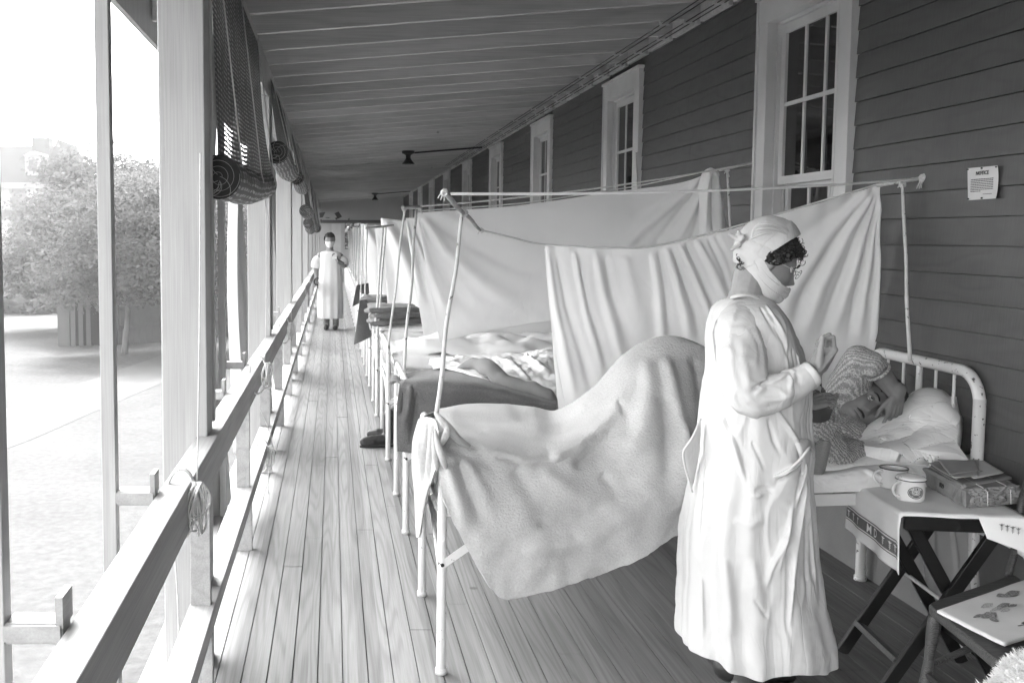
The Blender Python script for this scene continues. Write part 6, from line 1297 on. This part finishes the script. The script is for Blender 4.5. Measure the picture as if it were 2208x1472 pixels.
# shaggy fleece at the corner
fl = MB(); c0 = at(2215, 1462, 2.45); ellipsoid(fl, c0+Vector((.06, 0, -.04)), (.12, .10, .10)); ellipsoid(fl, c0+Vector((-.02, -.03, -.06)), (.14, .07, .06)); V, Fc = fuse(fl, .012, 3); fo = fold_mesh(V, Fc, 'fleece', 'fur', None); tag(fo, 'shaggy white fleece showing at the lower right corner in front of the chair', 'fleece')
rg = random.Random(8); V2 = []; F2 = []; ce2 = V.mean(0)
for _ in range(9000):
    p = Vector(V[rg.randrange(len(V))]); nrm = (p-Vector(ce2)).normalized(); d = (nrm+Vector((rg.gauss(0, .5), rg.gauss(0, .5), rg.gauss(0, .5)-.3))).normalized(); L = rg.uniform(.012, .03); s_ = d.cross(Vector((rg.gauss(0, 1), rg.gauss(0, 1), rg.gauss(0, 1)))).normalized()*.0009
    k = len(V2); V2 += [p-s_, p+s_, p+d*L*.6+s_*.6+Vector((rg.gauss(0, .002), 0, -.002)), p+d*L]; F2.append((k, k+1, k+2, k+3))
m = MB(); m.add(V2, F2); m.build('pile', 'fur', fo)
# ================================================================= light, world, camera
m = MB(); m.box(-185, 65, -62, 195, ZG-1.6, 16); hz = tag(m.build('haze'), None, None, kind='stuff')
hm = bpy.data.materials.new('haze_air'); hm.use_nodes = True; hn = hm.node_tree; hn.nodes.remove(hn.nodes['Principled BSDF']); pv = hn.nodes.new('ShaderNodeVolumePrincipled')
pv.inputs['Color'].default_value = (.95, .95, .95, 1); pv.inputs['Density'].default_value = .0019; hn.links.new(pv.outputs[0], hn.nodes['Material Output'].inputs['Volume']); hz.data.materials.append(hm)
w = bpy.data.worlds.new('World'); SC.world = w; w.use_nodes = True; nt_ = w.node_tree; bg = nt_.nodes['Background']
sky = nt_.nodes.new('ShaderNodeTexSky'); sky.sky_type = 'NISHITA'; sky.sun_disc = False
AZ = math.radians(-14); EL = math.radians(52)   # azimuth clockwise from +Y: sun ahead, a little to the open side, so that none of it falls inside the porch
sky.sun_elevation = EL; sky.sun_rotation = AZ; sky.dust_density = 3.5; sky.air_density = 1.0
bw = nt_.nodes.new('ShaderNodeRGBToBW'); nt_.links.new(sky.outputs[0], bw.inputs[0]); nt_.links.new(bw.outputs[0], bg.inputs[0]); bg.inputs[1].default_value = .15
sl = bpy.data.lights.new('sun', 'SUN'); sl.energy = 1.1; sl.angle = math.radians(3); so = bpy.data.objects.new('sun', sl); COL.objects.link(so)
dv = Vector((math.sin(AZ)*math.cos(EL), math.cos(AZ)*math.cos(EL), math.sin(EL))); so.rotation_euler = dv.to_track_quat('Z', 'Y').to_euler()
cd = bpy.data.cameras.new('camera'); cam = bpy.data.objects.new('camera', cd); COL.objects.link(cam); SC.camera = cam
cam.location = (0, 0, H); cam.rotation_euler = (math.radians(90)-PIT, 0, 0); cd.sensor_width = 36; cd.lens = 36*F/2208
cd.shift_x = (1104-CX)/2208; cd.shift_y = -(736-CY)/2208; cd.clip_end = 3000; cd.clip_start = .05
vs = SC.view_settings; vs.view_transform = 'Standard'; vs.look = 'None'; vs.gamma = 1; vs.exposure = 4.28
SC.render.engine = 'CYCLES'; SC.cycles.max_bounces = 10; SC.cycles.diffuse_bounces = 6; SC.cycles.use_denoising = True; SC.cycles.transparent_max_bounces = 12
SC.cycles.sample_clamp_indirect = 8
